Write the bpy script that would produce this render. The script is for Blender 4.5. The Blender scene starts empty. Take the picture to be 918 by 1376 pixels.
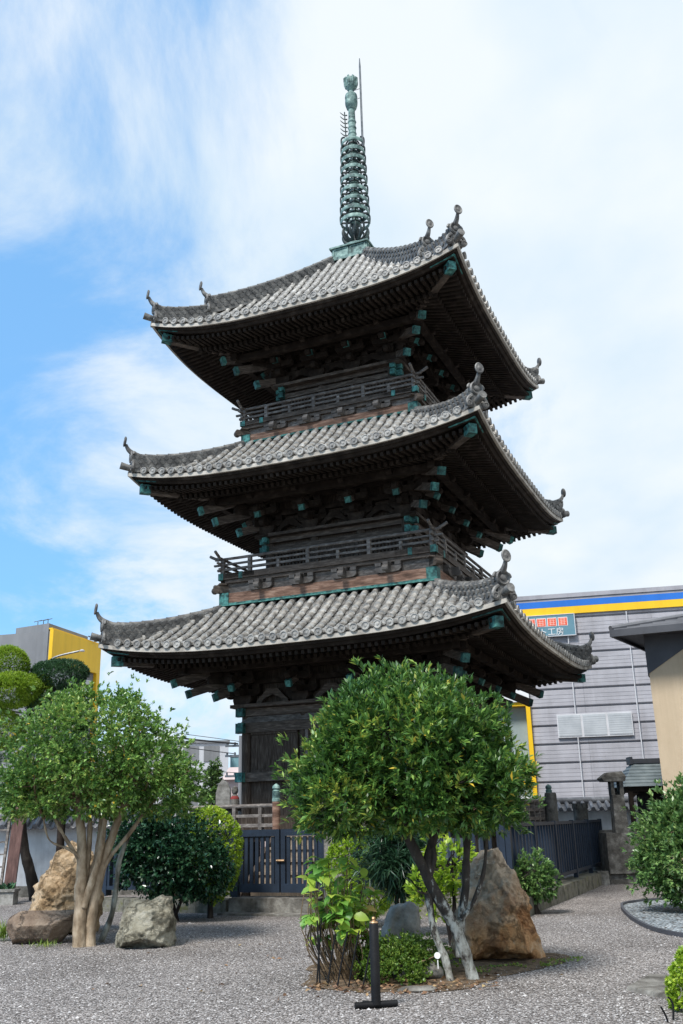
import bpy, bmesh, math, random
import numpy as np
from mathutils import Vector, Matrix, noise
PI = math.pi
R = math.radians
scene = bpy.context.scene
COL = scene.collection
random.seed(7)
YAW = R(-21.75)                      # the temple's own axes against the world's

# ------------------------------------------------------------------ helpers
class MB:
    def __init__(s):
        s.v = []; s.f = []
    def add(s, vs, fs, M=None):
        n = len(s.v)
        if M is not None:
            vs = [M @ Vector(p) for p in vs]
        s.v += [tuple(p) for p in vs]
        s.f += [tuple(i + n for i in f) for f in fs]
        return s
    def box(s, x0, x1, y0, y1, z0, z1, M=None):
        vs = [(x0,y0,z0),(x1,y0,z0),(x1,y1,z0),(x0,y1,z0),(x0,y0,z1),(x1,y0,z1),(x1,y1,z1),(x0,y1,z1)]
        return s.add(vs, [(3,2,1,0),(4,5,6,7),(0,1,5,4),(1,2,6,5),(2,3,7,6),(3,0,4,7)], M)
    def bar(s, a, b, w, h, up=(0,0,1)):
        a = Vector(a); b = Vector(b); d = (b-a).normalized(); u = Vector(up)
        sd = d.cross(u)
        if sd.length < 1e-5: sd = d.cross(Vector((1,0,0)))
        sd.normalize(); u = sd.cross(d)
        vs = []
        for p in (a, b):
            for q, r in ((-1,-1),(1,-1),(1,1),(-1,1)):
                vs.append(p + sd*(q*w/2) + u*(r*h/2))
        return s.add(vs, [(3,2,1,0),(4,5,6,7),(0,1,5,4),(1,2,6,5),(2,3,7,6),(3,0,4,7)])
    def prism(s, pts, y0, y1, M=None):
        """profile pts in x,z (counter-clockwise seen from -y) pushed from y0 to y1"""
        n = len(pts)
        vs = [(p[0], y0, p[1]) for p in pts] + [(p[0], y1, p[1]) for p in pts]
        fs = [tuple(range(n)), tuple(range(2*n-1, n-1, -1))]
        fs += [((i+1) % n, i, n+i, n+(i+1) % n) for i in range(n)]
        return s.add(vs, fs, M)
    def tube(s, pts, rad, sides=8, cap=True, M=None):
        pts = [Vector(p) for p in pts]; n = len(pts)
        if not hasattr(rad, '__len__'): rad = [rad]*n
        vs = []; ref = None
        for i, p in enumerate(pts):
            d = (pts[min(i+1,n-1)] - pts[max(i-1,0)]).normalized()
            if ref is None:
                ref = d.cross(Vector((0,0,1)))
                if ref.length < .05: ref = d.cross(Vector((1,0,0)))
                ref.normalize()
            else:
                ref = (ref - d*ref.dot(d))
                if ref.length < 1e-6: ref = d.orthogonal()
                ref.normalize()
            b = d.cross(ref)
            for k in range(sides):
                a = 2*PI*k/sides
                vs.append(p + (ref*math.cos(a) + b*math.sin(a))*rad[i])
        fs = []
        for i in range(n-1):
            for k in range(sides):
                k2 = (k+1) % sides
                fs.append((i*sides+k, i*sides+k2, (i+1)*sides+k2, (i+1)*sides+k))
        if cap:
            fs.append(tuple(range(sides-1,-1,-1))); fs.append(tuple(range((n-1)*sides, n*sides)))
        return s.add(vs, fs, M)
    def lathe(s, prof, c=(0,0,0), sides=16, M=None, capped=True):
        vs = []; fs = []; n = len(prof)
        for r, z in prof:
            for k in range(sides):
                a = 2*PI*k/sides
                vs.append((c[0]+r*math.cos(a), c[1]+r*math.sin(a), c[2]+z))
        for i in range(n-1):
            for k in range(sides):
                k2 = (k+1) % sides
                fs.append((i*sides+k, i*sides+k2, (i+1)*sides+k2, (i+1)*sides+k))
        if capped:
            fs.append(tuple(range(sides-1,-1,-1))); fs.append(tuple(range((n-1)*sides, n*sides)))
        return s.add(vs, fs, M)
    def mesh(s, name):
        me = bpy.data.meshes.new(name); me.from_pydata(s.v, [], s.f); me.update(); return me

def link(name, me, m, parent=None, off=None, smooth=None):
    o = bpy.data.objects.new(name, me); COL.objects.link(o)
    if m is not None: me.materials.append(m)
    if off is not None:
        me.transform(Matrix.Translation(-Vector(off)))
    if smooth is not None:
        me.polygons.foreach_set('use_smooth', [True]*len(me.polygons))
        if smooth < 180: me.set_sharp_from_angle(angle=R(smooth))
    if parent is not None: o.parent = parent
    return o
def obj(name, mb, m, parent=None, off=None, smooth=35):
    return link(name, mb.mesh(name), m, parent, off, smooth)
def tag(o, label=None, cat=None, group=None, kind=None):
    if label: o['label'] = label
    if cat: o['category'] = cat
    if group: o['group'] = group
    if kind: o['kind'] = kind
    return o
def thing(name, label, cat, loc=(0,0,0), rz=0, group=None):
    o = bpy.data.objects.new(name, None); COL.objects.link(o)
    o.location = loc; o.rotation_euler = (0,0,rz)
    return tag(o, label, cat, group)
def kids(o): return [c for c in bpy.data.objects if c.parent == o]
def copy_tree(o, parent=None):
    c = o.copy(); COL.objects.link(c); c.parent = parent
    for ch in kids(o): copy_tree(ch, c)
    return c
def L2W(x, y, z=0):
    c, s = math.cos(YAW), math.sin(YAW)
    return (c*x - s*y, s*x + c*y, z)

# ------------------------------------------------------------------ materials
def nodes(name):
    m = bpy.data.materials.new(name); m.use_nodes = True
    nt = m.node_tree; return m, nt, nt.nodes['Principled BSDF']
def N(nt, t, **kw):
    n = nt.nodes.new(t)
    for k, v in kw.items():
        if k in n.inputs.keys(): n.inputs[k].default_value = v
        else: setattr(n, k, v)
    return n
def ramp(nt, fac, stops):
    r = nt.nodes.new('ShaderNodeValToRGB'); e = r.color_ramp.elements
    while len(e) < len(stops): e.new(.5)
    for el, (p, c) in zip(e, stops):
        el.position = p; el.color = (*c, 1)
    nt.links.new(fac, r.inputs[0]); return r.outputs[0]
def coords(nt, stretch=(1,1,1), kind='Object'):
    t = nt.nodes.new('ShaderNodeTexCoord'); mp = nt.nodes.new('ShaderNodeMapping')
    mp.inputs['Scale'].default_value = stretch
    nt.links.new(t.outputs[kind], mp.inputs[0]); return mp.outputs[0]
def bump(nt, b, h, strength, dist=.02):
    n = N(nt, 'ShaderNodeBump'); n.inputs['Strength'].default_value = strength; n.inputs['Distance'].default_value = dist
    nt.links.new(h, n.inputs['Height']); nt.links.new(n.outputs[0], b.inputs['Normal'])
def pmat(name, stops, scale=3, rough=.8, bmp=.3, bscale=25, stretch=(1,1,1), detail=6, metal=0, spec=.4, dist=.02, rvar=0):
    m, nt, b = nodes(name)
    co = coords(nt, stretch)
    n1 = N(nt, 'ShaderNodeTexNoise'); n1.inputs['Scale'].default_value = scale; n1.inputs['Detail'].default_value = detail; n1.inputs['Roughness'].default_value = .62
    nt.links.new(co, n1.inputs['Vector'])
    nt.links.new(ramp(nt, n1.outputs['Fac'], stops), b.inputs['Base Color'])
    b.inputs['Roughness'].default_value = rough; b.inputs['Metallic'].default_value = metal
    b.inputs['Specular IOR Level'].default_value = spec
    n2 = N(nt, 'ShaderNodeTexNoise'); n2.inputs['Scale'].default_value = bscale; n2.inputs['Detail'].default_value = 5
    nt.links.new(co, n2.inputs['Vector'])
    if bmp: bump(nt, b, n2.outputs['Fac'], bmp, dist)
    if rvar:
        mr = N(nt, 'ShaderNodeMapRange'); mr.inputs['To Min'].default_value = rough-rvar; mr.inputs['To Max'].default_value = rough+rvar
        nt.links.new(n2.outputs['Fac'], mr.inputs['Value']); nt.links.new(mr.outputs[0], b.inputs['Roughness'])
    return m
def g(v, t=(1,1,1)): return (v*t[0], v*t[1], v*t[2])

M = {}
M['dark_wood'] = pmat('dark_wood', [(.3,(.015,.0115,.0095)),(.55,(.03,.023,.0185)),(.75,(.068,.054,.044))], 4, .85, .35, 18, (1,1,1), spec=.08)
M['body_wood'] = pmat('body_wood', [(.3,(.03,.022,.017)),(.5,(.06,.045,.035)),(.72,(.13,.104,.084))], 5, .8, .4, 14, (9,9,.9), spec=.15)
M['beam_wood'] = pmat('beam_wood', [(.3,(.04,.03,.023)),(.52,(.088,.068,.054)),(.75,(.2,.165,.134))], 3, .75, .4, 12, (1.5,1.5,9), spec=.3)
M['grey_wood'] = pmat('grey_wood', [(.3,(.07,.06,.055)),(.52,(.16,.14,.125)),(.72,(.3,.275,.25))], 3.5, .8, .4, 14, (2,2,7), spec=.25)
M['brown_wood'] = pmat('brown_wood', [(.3,(.075,.043,.03)),(.5,(.19,.108,.075)),(.66,(.34,.215,.155)),(.8,(.45,.37,.31))], 2.2, .8, .45, 10, (1.2,1.2,8), spec=.25)
M['fascia'] = pmat('fascia', [(.3,(.2,.18,.155)),(.5,(.42,.385,.335)),(.72,(.58,.54,.48))], 2.5, .8, .3, 20, spec=.25)
M['copper'] = pmat('copper_patina', [(.34,(.015,.04,.038)),(.47,(.045,.15,.14)),(.6,(.085,.29,.26)),(.75,(.19,.42,.38))], 9, .7, .2, 30, spec=.3)
M['bronze'] = pmat('bronze_patina', [(.34,(.02,.04,.042)),(.5,(.13,.22,.2)),(.68,(.33,.46,.41))], 6, .65, .25, 25, spec=.4)
M['bronze_dark'] = pmat('bronze_dark', [(.35,(.008,.014,.016)),(.6,(.03,.05,.05)),(.8,(.1,.14,.12))], 6, .6, .25, 25, spec=.4)
M['steel'] = pmat('steel_rod', [(.4,(.12,.13,.14)),(.6,(.2,.21,.22))], 8, .45, 0, 20, metal=.6)
M['stone'] = pmat('grey_stone', [(.28,(.055,.05,.042)),(.5,(.15,.14,.125)),(.66,(.26,.25,.225)),(.8,(.4,.39,.36))], 5, .9, .6, 30, spec=.2)
M['dark_stone'] = pmat('dark_weathered_stone', [(.28,(.035,.032,.028)),(.5,(.09,.084,.075)),(.64,(.16,.152,.137)),(.78,(.32,.31,.285))], 6, .92, .6, 30, spec=.15)
M['pale_stone'] = pmat('pale_stone', [(.3,(.12,.115,.1)),(.5,(.27,.26,.24)),(.75,(.45,.44,.41))], 5, .9, .5, 30, spec=.2)
M['fence_paint'] = pmat('fence_paint', [(.3,(.009,.016,.03)),(.6,(.014,.026,.047)),(.8,(.028,.044,.072))], 5, .6, .15, 40, spec=.4)
M['plaster'] = pmat('white_plaster', [(.3,(.42,.43,.45)),(.55,(.62,.64,.66)),(.8,(.72,.73,.74))], 1.5, .9, .15, 30, spec=.2)
M['beige'] = pmat('beige_render', [(.3,(.48,.38,.265)),(.6,(.56,.45,.32)),(.8,(.6,.49,.36))], .8, .95, .25, 60, spec=.2)
M['black_metal'] = pmat('black_metal', [(.35,(.005,.005,.006)),(.7,(.012,.012,.013))], 8, .6, .1, 60, spec=.25)
M['bark'] = pmat('tan_bark', [(.28,(.13,.09,.055)),(.48,(.31,.235,.16)),(.68,(.49,.4,.295))], 9, .9, .7, 22, (1,1,.45), spec=.2)
M['dark_bark'] = pmat('dark_bark', [(.3,(.012,.010,.009)),(.55,(.035,.028,.024)),(.8,(.09,.078,.066))], 7, .9, .7, 20, (1,1,.4), spec=.2)
M['lichen_bark'] = pmat('lichen_bark', [(.36,(.04,.033,.028)),(.5,(.15,.145,.12)),(.62,(.36,.37,.33)),(.8,(.46,.47,.43))], 6, .9, .7, 20, (1,1,.5), spec=.2)
M['twig'] = pmat('twig', [(.3,(.09,.06,.035)),(.6,(.23,.165,.1)),(.8,(.34,.27,.18))], 12, .85, .4, 40, spec=.2)
M['soil'] = pmat('soil', [(.3,(.05,.035,.024)),(.5,(.12,.088,.06)),(.66,(.2,.14,.09)),(.8,(.3,.24,.16))], 9, .95, 1, 45, spec=.1)
M['moss'] = pmat('moss', [(.3,(.04,.05,.015)),(.5,(.1,.115,.03)),(.75,(.2,.19,.06))], 14, .95, 1, 70, spec=.1)
M['concrete'] = pmat('grey_concrete', [(.3,(.17,.175,.185)),(.55,(.24,.245,.255)),(.8,(.31,.31,.32))], .35, .9, .1, 20, (1,1,.35), spec=.2)
M['yellow'] = pmat('yellow_paint', [(.3,(.78,.47,.008)),(.7,(.84,.52,.015))], .6, .5, 0, 10)
M['blue'] = pmat('blue_paint', [(.3,(.012,.13,.5)),(.7,(.018,.16,.58))], .6, .5, 0, 10)
M['white_paint'] = pmat('white_paint', [(.3,(.66,.67,.68)),(.7,(.76,.77,.78))], 1, .6, .05, 30)
M['teal_sign'] = pmat('teal_sign', [(.3,(.09,.2,.26)),(.7,(.13,.26,.32))], 2, .5, 0, 10)
M['red_sign'] = pmat('red_sign', [(.3,(.72,.10,.05)),(.7,(.8,.16,.09))], 6, .5, 0, 10)
M['roof_metal'] = pmat('dark_roof_metal', [(.3,(.12,.12,.13)),(.7,(.2,.2,.215))], 1.5, .5, .1, 30)
M['clad_dark'] = pmat('dark_cladding', [(.3,(.05,.052,.062)),(.7,(.08,.083,.095))], 1.5, .6, .1, 30)
M['green_roof'] = pmat('green_copper_roof', [(.3,(.15,.18,.19)),(.55,(.24,.28,.29)),(.8,(.34,.38,.385))], 3, .6, .15, 20)
M['sash'] = pmat('aluminium_sash', [(.3,(.5,.5,.52)),(.7,(.62,.62,.64))], 3, .45, 0, 10)
M['window_glass'] = pmat('frosted_glass', [(.3,(.36,.38,.4)),(.6,(.48,.5,.52))], 1.3, .25, .05, 6, spec=.6)
M['door_glass'] = pmat('door_glass', [(.3,(.25,.3,.3)),(.7,(.34,.4,.4))], .8, .2, 0, 6, spec=.6)
M['pink'] = pmat('pink_render', [(.3,(.42,.33,.31)),(.7,(.52,.42,.4))], .8, .9, 0, 10)
M['far_white'] = pmat('far_white_wall', [(.3,(.5,.51,.54)),(.7,(.6,.61,.64))], .2, .9, 0, 10)
M['far_teal'] = pmat('far_teal_wall', [(.3,(.12,.25,.29)),(.7,(.18,.32,.36))], .3, .8, 0, 10)
M['cable'] = pmat('cable', [(.4,(.02,.02,.022)),(.6,(.03,.03,.032))], 5, .6, 0, 10)
M['brass'] = pmat('brass', [(.3,(.45,.26,.12)),(.7,(.7,.48,.3))], 9, .35, .1, 40, metal=.8)
M['cloth_red'] = pmat('red_cloth', [(.3,(.16,.022,.022)),(.7,(.26,.04,.035))], 9, .9, .1, 40)
M['glint'] = pmat('white_plastic', [(.3,(.7,.7,.68)),(.7,(.8,.8,.78))], 9, .4, 0, 40)
M['purple'] = pmat('purple_petal', [(.3,(.14,.05,.4)),(.7,(.22,.09,.55))], 9, .6, 0, 40)
M['hill'] = pmat('far_hill', [(.3,(.05,.09,.10)),(.7,(.09,.14,.14))], .08, 1, 0, 10)

def tile_material():
    m, nt, b = nodes('roof_tile')
    co = coords(nt)
    v = N(nt, 'ShaderNodeTexVoronoi'); v.inputs['Scale'].default_value = 5; nt.links.new(co, v.inputs['Vector'])
    n = N(nt, 'ShaderNodeTexNoise'); n.inputs['Scale'].default_value = 5.5; n.inputs['Detail'].default_value = 9; n.inputs['Roughness'].default_value = .74
    nt.links.new(co, n.inputs['Vector'])
    sep = N(nt, 'ShaderNodeSeparateColor'); nt.links.new(v.outputs['Color'], sep.inputs[0])
    mx = N(nt, 'ShaderNodeMath', operation='MULTIPLY_ADD'); mx.inputs[1].default_value = .07; nt.links.new(sep.outputs[0], mx.inputs[0])
    sc = N(nt, 'ShaderNodeMath', operation='MULTIPLY'); sc.inputs[1].default_value = .93; nt.links.new(n.outputs['Fac'], sc.inputs[0])
    nt.links.new(sc.outputs[0], mx.inputs[2])
    nt.links.new(ramp(nt, mx.outputs[0], [(.25,(.05,.046,.042)),(.38,(.12,.112,.102)),(.5,(.255,.242,.22)),(.62,(.43,.41,.375)),(.8,(.6,.575,.53))]), b.inputs['Base Color'])
    b.inputs['Roughness'].default_value = .42; b.inputs['Specular IOR Level'].default_value = .6
    n2 = N(nt, 'ShaderNodeTexNoise'); n2.inputs['Scale'].default_value = 30; n2.inputs['Detail'].default_value = 4; nt.links.new(co, n2.inputs['Vector'])
    bump(nt, b, n2.outputs['Fac'], .35, .02)
    return m
M['tile'] = tile_material()
M['tile_dark'] = pmat('weathered_ridge_shaded_pan_tile', [(.28,(.035,.034,.034)),(.5,(.12,.115,.108)),(.7,(.26,.25,.23)),(.85,(.4,.38,.35))], 5, .55, .4, 28, spec=.5)  # weathered ridges; on the roof pans the dark tone is painted occlusion
M['wall_tile'] = pmat('wall_coping_tile', [(.3,(.08,.08,.085)),(.55,(.17,.17,.18)),(.8,(.38,.38,.39))], 4, .45, .3, 25, spec=.5)

def gravel_material(name, stops, scale, tint=None):
    m, nt, b = nodes(name)
    co = coords(nt)
    w = N(nt, 'ShaderNodeTexNoise'); w.inputs['Scale'].default_value = 30; nt.links.new(co, w.inputs['Vector'])
    mixv = N(nt, 'ShaderNodeMix', data_type='VECTOR'); mixv.inputs[0].default_value = .012
    nt.links.new(co, mixv.inputs[4]); nt.links.new(w.outputs['Color'], mixv.inputs[5])
    v = N(nt, 'ShaderNodeTexVoronoi'); v.inputs['Scale'].default_value = scale; nt.links.new(mixv.outputs[1], v.inputs['Vector'])
    sep = N(nt, 'ShaderNodeSeparateColor'); nt.links.new(v.outputs['Color'], sep.inputs[0])
    col = ramp(nt, sep.outputs[0], stops)
    # between the stones the colour is mixed towards a darker one
    gap = N(nt, 'ShaderNodeMapRange'); gap.inputs['From Min'].default_value = .35; gap.inputs['From Max'].default_value = .75
    nt.links.new(v.outputs['Distance'], gap.inputs['Value'])
    mc = N(nt, 'ShaderNodeMix', data_type='RGBA'); mc.inputs[7].default_value = (.07,.063,.059,1)
    nt.links.new(gap.outputs[0], mc.inputs[0]); nt.links.new(col, mc.inputs[6])
    big = N(nt, 'ShaderNodeTexNoise'); big.inputs['Scale'].default_value = .7; big.inputs['Detail'].default_value = 4; nt.links.new(co, big.inputs['Vector'])
    tintc = ramp(nt, big.outputs['Fac'], [(.32,(.74,.715,.70)),(.5,(.97,.95,.94)),(.68,(1.1,1.07,1.05))])
    mul = N(nt, 'ShaderNodeMix', data_type='RGBA', blend_type='MULTIPLY'); mul.inputs[0].default_value = 1
    nt.links.new(mc.outputs[2], mul.inputs[6]); nt.links.new(tintc, mul.inputs[7])
    nt.links.new(mul.outputs[2], b.inputs['Base Color'])
    b.inputs['Roughness'].default_value = .85; b.inputs['Specular IOR Level'].default_value = .25
    inv = N(nt, 'ShaderNodeMath', operation='SUBTRACT'); inv.inputs[0].default_value = 1; nt.links.new(v.outputs['Distance'], inv.inputs[1])
    bump(nt, b, inv.outputs[0], .9, .022)
    return m
M['gravel'] = gravel_material('gravel_bed', [(.0,(.14,.125,.118)),(.3,(.265,.243,.231)),(.6,(.365,.338,.323)),(.85,(.475,.448,.432)),(1,(.61,.59,.575))], 46)
M['blue_gravel'] = gravel_material('blue_gravel', [(.0,(.12,.15,.17)),(.4,(.24,.29,.32)),(.8,(.38,.43,.46)),(1,(.6,.64,.66))], 26)

def rock_material(name, stops, scale, crack=.5, bands=None):
    m, nt, b = nodes(name); co = coords(nt)
    n1 = N(nt, 'ShaderNodeTexNoise'); n1.inputs['Scale'].default_value = scale; n1.inputs['Detail'].default_value = 9; n1.inputs['Roughness'].default_value = .66; n1.inputs['Distortion'].default_value = .6
    nt.links.new(co, n1.inputs['Vector'])
    c = ramp(nt, n1.outputs['Fac'], stops)
    if bands:                                    # rusty lower half, its own mineral colour
        sx = N(nt, 'ShaderNodeSeparateXYZ'); nt.links.new(co, sx.inputs[0])
        n3 = N(nt, 'ShaderNodeTexNoise'); n3.inputs['Scale'].default_value = 2.3; n3.inputs['Detail'].default_value = 5; nt.links.new(co, n3.inputs['Vector'])
        ad = N(nt, 'ShaderNodeMath', operation='MULTIPLY_ADD'); ad.inputs[1].default_value = 1.5; nt.links.new(n3.outputs['Fac'], ad.inputs[0])
        xx = N(nt, 'ShaderNodeMath', operation='MULTIPLY_ADD'); xx.inputs[1].default_value = -.55; nt.links.new(sx.outputs[0], xx.inputs[0]); nt.links.new(sx.outputs[2], xx.inputs[2])
        sg = N(nt, 'ShaderNodeMath', operation='MULTIPLY'); sg.inputs[1].default_value = -1.1; nt.links.new(xx.outputs[0], sg.inputs[0]); nt.links.new(sg.outputs[0], ad.inputs[2])
        mr = N(nt, 'ShaderNodeMapRange'); mr.inputs['From Min'].default_value = -.25; mr.inputs['From Max'].default_value = .4; nt.links.new(ad.outputs[0], mr.inputs['Value'])
        mx = N(nt, 'ShaderNodeMix', data_type='RGBA'); nt.links.new(mr.outputs[0], mx.inputs[0]); nt.links.new(c, mx.inputs[6])
        nt.links.new(ramp(nt, n1.outputs['Fac'], bands), mx.inputs[7]); c = mx.outputs[2]
    nt.links.new(c, b.inputs['Base Color']); b.inputs['Roughness'].default_value = .9; b.inputs['Specular IOR Level'].default_value = .2
    n2 = N(nt, 'ShaderNodeTexNoise'); n2.inputs['Scale'].default_value = 14; n2.inputs['Detail'].default_value = 10; n2.inputs['Roughness'].default_value = .7; nt.links.new(co, n2.inputs['Vector'])
    vc = N(nt, 'ShaderNodeTexVoronoi', feature='DISTANCE_TO_EDGE'); vc.inputs['Scale'].default_value = 3.2
    wv = N(nt, 'ShaderNodeMix', data_type='VECTOR'); wv.inputs[0].default_value = .22; nt.links.new(co, wv.inputs[4]); nt.links.new(n2.outputs['Color'], wv.inputs[5]); nt.links.new(wv.outputs[1], vc.inputs['Vector'])
    cr_ = N(nt, 'ShaderNodeMapRange'); cr_.inputs['From Max'].default_value = .035; nt.links.new(vc.outputs['Distance'], cr_.inputs['Value'])
    hh = N(nt, 'ShaderNodeMath', operation='MULTIPLY_ADD'); hh.inputs[1].default_value = .35; nt.links.new(cr_.outputs[0], hh.inputs[0]); nt.links.new(n2.outputs['Fac'], hh.inputs[2])
    bump(nt, b, hh.outputs[0], 1.0, .09)
    return m
M['rock_rust'] = rock_material('rusty_rock', [(.3,(.14,.1,.07)),(.44,(.39,.3,.215)),(.58,(.58,.475,.36)),(.75,(.72,.64,.53))], 3.6, bands=[(.3,(.13,.07,.04)),(.42,(.42,.2,.085)),(.56,(.6,.34,.16)),(.72,(.64,.5,.36))])
M['rock_tan'] = rock_material('tan_rock', [(.3,(.15,.09,.045)),(.44,(.42,.285,.16)),(.58,(.6,.44,.28)),(.76,(.72,.6,.44))], 4.5)
M['rock_brown'] = rock_material('brown_rock', [(.3,(.15,.105,.075)),(.48,(.3,.22,.16)),(.62,(.4,.31,.235)),(.8,(.58,.53,.46))], 2.5)
M['rock_grey'] = rock_material('grey_green_rock', [(.3,(.1,.09,.062)),(.44,(.29,.265,.2)),(.58,(.43,.405,.32)),(.75,(.55,.52,.45))], 4.5)

def leaf_material(name, stops, rough=.38, trans=.25):
    m, nt, b = nodes(name)
    a = N(nt, 'ShaderNodeAttribute', attribute_name='leafvar')
    c = ramp(nt, a.outputs['Fac'], stops)
    nt.links.new(c, b.inputs['Base Color']); b.inputs['Roughness'].default_value = rough; b.inputs['Specular IOR Level'].default_value = .5
    tr = N(nt, 'ShaderNodeBsdfTranslucent')
    hs = N(nt, 'ShaderNodeHueSaturation'); hs.inputs['Value'].default_value = 1.5; hs.inputs['Hue'].default_value = .495
    nt.links.new(c, hs.inputs['Color']); nt.links.new(hs.outputs[0], tr.inputs['Color'])
    mx = N(nt, 'ShaderNodeMixShader'); mx.inputs[0].default_value = trans
    nt.links.new(b.outputs[0], mx.inputs[1]); nt.links.new(tr.outputs[0], mx.inputs[2])
    nt.links.new(mx.outputs[0], nt.nodes['Material Output'].inputs['Surface'])
    return m
M['leaf_main'] = leaf_material('laurel_leaf', [(0,(.035,.095,.022)),(.35,(.075,.175,.038)),(.68,(.14,.27,.052)),(.93,(.27,.39,.07)),(.965,(.36,.38,.07)),(.99,(.66,.45,.05))])
M['leaf_osm'] = leaf_material('osmanthus_leaf', [(0,(.06,.14,.03)),(.35,(.125,.25,.055)),(.72,(.22,.37,.085)),(.95,(.37,.5,.14)),(.995,(.6,.42,.05))], .3)
M['leaf_dark'] = leaf_material('camellia_leaf', [(0,(.012,.042,.022)),(.5,(.022,.07,.034)),(.85,(.04,.105,.048)),(1,(.085,.16,.065))], .24, .12)
M['leaf_lime'] = leaf_material('azalea_leaf', [(0,(.16,.28,.025)),(.5,(.29,.43,.035)),(.85,(.4,.52,.05)),(1,(.5,.56,.07))], .45, .35)
M['leaf_box'] = leaf_material('box_leaf', [(0,(.06,.13,.02)),(.5,(.115,.21,.032)),(.85,(.18,.28,.045)),(1,(.26,.34,.06))], .42, .3)
M['leaf_pine'] = leaf_material('yew_needle', [(0,(.13,.23,.02)),(.5,(.24,.37,.03)),(.85,(.34,.46,.05)),(1,(.42,.5,.08))], .5, .35)
M['leaf_pinedark'] = leaf_material('pine_needle', [(0,(.022,.065,.028)),(.5,(.045,.115,.045)),(1,(.09,.18,.07))], .5, .2)
M['leaf_hyd'] = leaf_material('hydrangea_leaf', [(0,(.09,.26,.06)),(.4,(.17,.37,.075)),(.7,(.33,.48,.08)),(.93,(.5,.55,.09)),(1,(.55,.4,.14))], .42, .42)
M['leaf_long'] = leaf_material('strap_leaf', [(0,(.012,.04,.02)),(.6,(.028,.075,.035)),(1,(.06,.12,.06))], .35, .15)
M['leaf_right'] = leaf_material('shrub_leaf', [(0,(.07,.15,.045)),(.5,(.13,.24,.07)),(.85,(.21,.33,.1)),(1,(.32,.42,.15))], .35)
M['leaf_fallen'] = leaf_material('fallen_leaf', [(0,(.11,.06,.035)),(.5,(.22,.12,.065)),(.8,(.31,.19,.1)),(1,(.42,.31,.14))], .7, .1)
M['leaf_far'] = leaf_material('far_leaf', [(0,(.05,.1,.03)),(.6,(.1,.18,.045)),(1,(.17,.25,.07))], .6, .3)
M['grass_blade'] = leaf_material('grass_blade', [(0,(.08,.16,.02)),(.6,(.16,.26,.03)),(1,(.32,.36,.08))], .5, .3)

# ------------------------------------------------------------------ foliage
rng = np.random.default_rng(11)
def unit(a): return a/np.maximum(np.linalg.norm(a, axis=1, keepdims=True), 1e-9)
def leaves_mesh(name, P, D, size, width, droop=.12, m=None, parent=None, off=None, up=None, var=None):
    """one leaf (5 verts, 2 quads) per row: base P, direction D"""
    n = len(P)
    up = np.tile([0,0,1.], (n,1)) + rng.normal(0,.45,(n,3)) if up is None else up
    S = unit(np.cross(D, up)); U = np.cross(S, D)
    L = size[:,None]; W = (size*width)[:,None]
    b = P; mid = P + D*L*.5 + U*L*.03; l = P + D*L*.48 - S*W + U*W*.35; r = P + D*L*.48 + S*W + U*W*.35; t = P + D*L - U*L*droop
    V = np.stack([b, r, t, l, mid], 1).reshape(-1,3)
    if off is not None: V = V - np.array(off)
    F = (np.arange(n)[:,None]*5 + np.array([[0,1,2,4,0,4,2,3]])).reshape(-1)
    me = bpy.data.meshes.new(name)
    me.vertices.add(len(V)); me.vertices.foreach_set('co', V.ravel())
    me.loops.add(len(F)); me.loops.foreach_set('vertex_index', F)
    me.polygons.add(2*n); me.polygons.foreach_set('loop_start', np.arange(2*n)*4); me.polygons.foreach_set('loop_total', np.full(2*n,4))
    at = me.attributes.new('leafvar', 'FLOAT', 'POINT')
    var = rng.random(n) if var is None else var
    at.data.foreach_set('value', np.repeat(np.clip(var,0,1),5).astype(np.float32))
    me.update(); me.validate()
    return link(name, me, m, parent, None, 180)
def fbm3(P, s, seed=0.):
    return np.array([noise.fractal(Vector((p[0]*s+seed, p[1]*s-seed, p[2]*s+seed*.5)), 1.0, 2.0, 3) for p in P])
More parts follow.
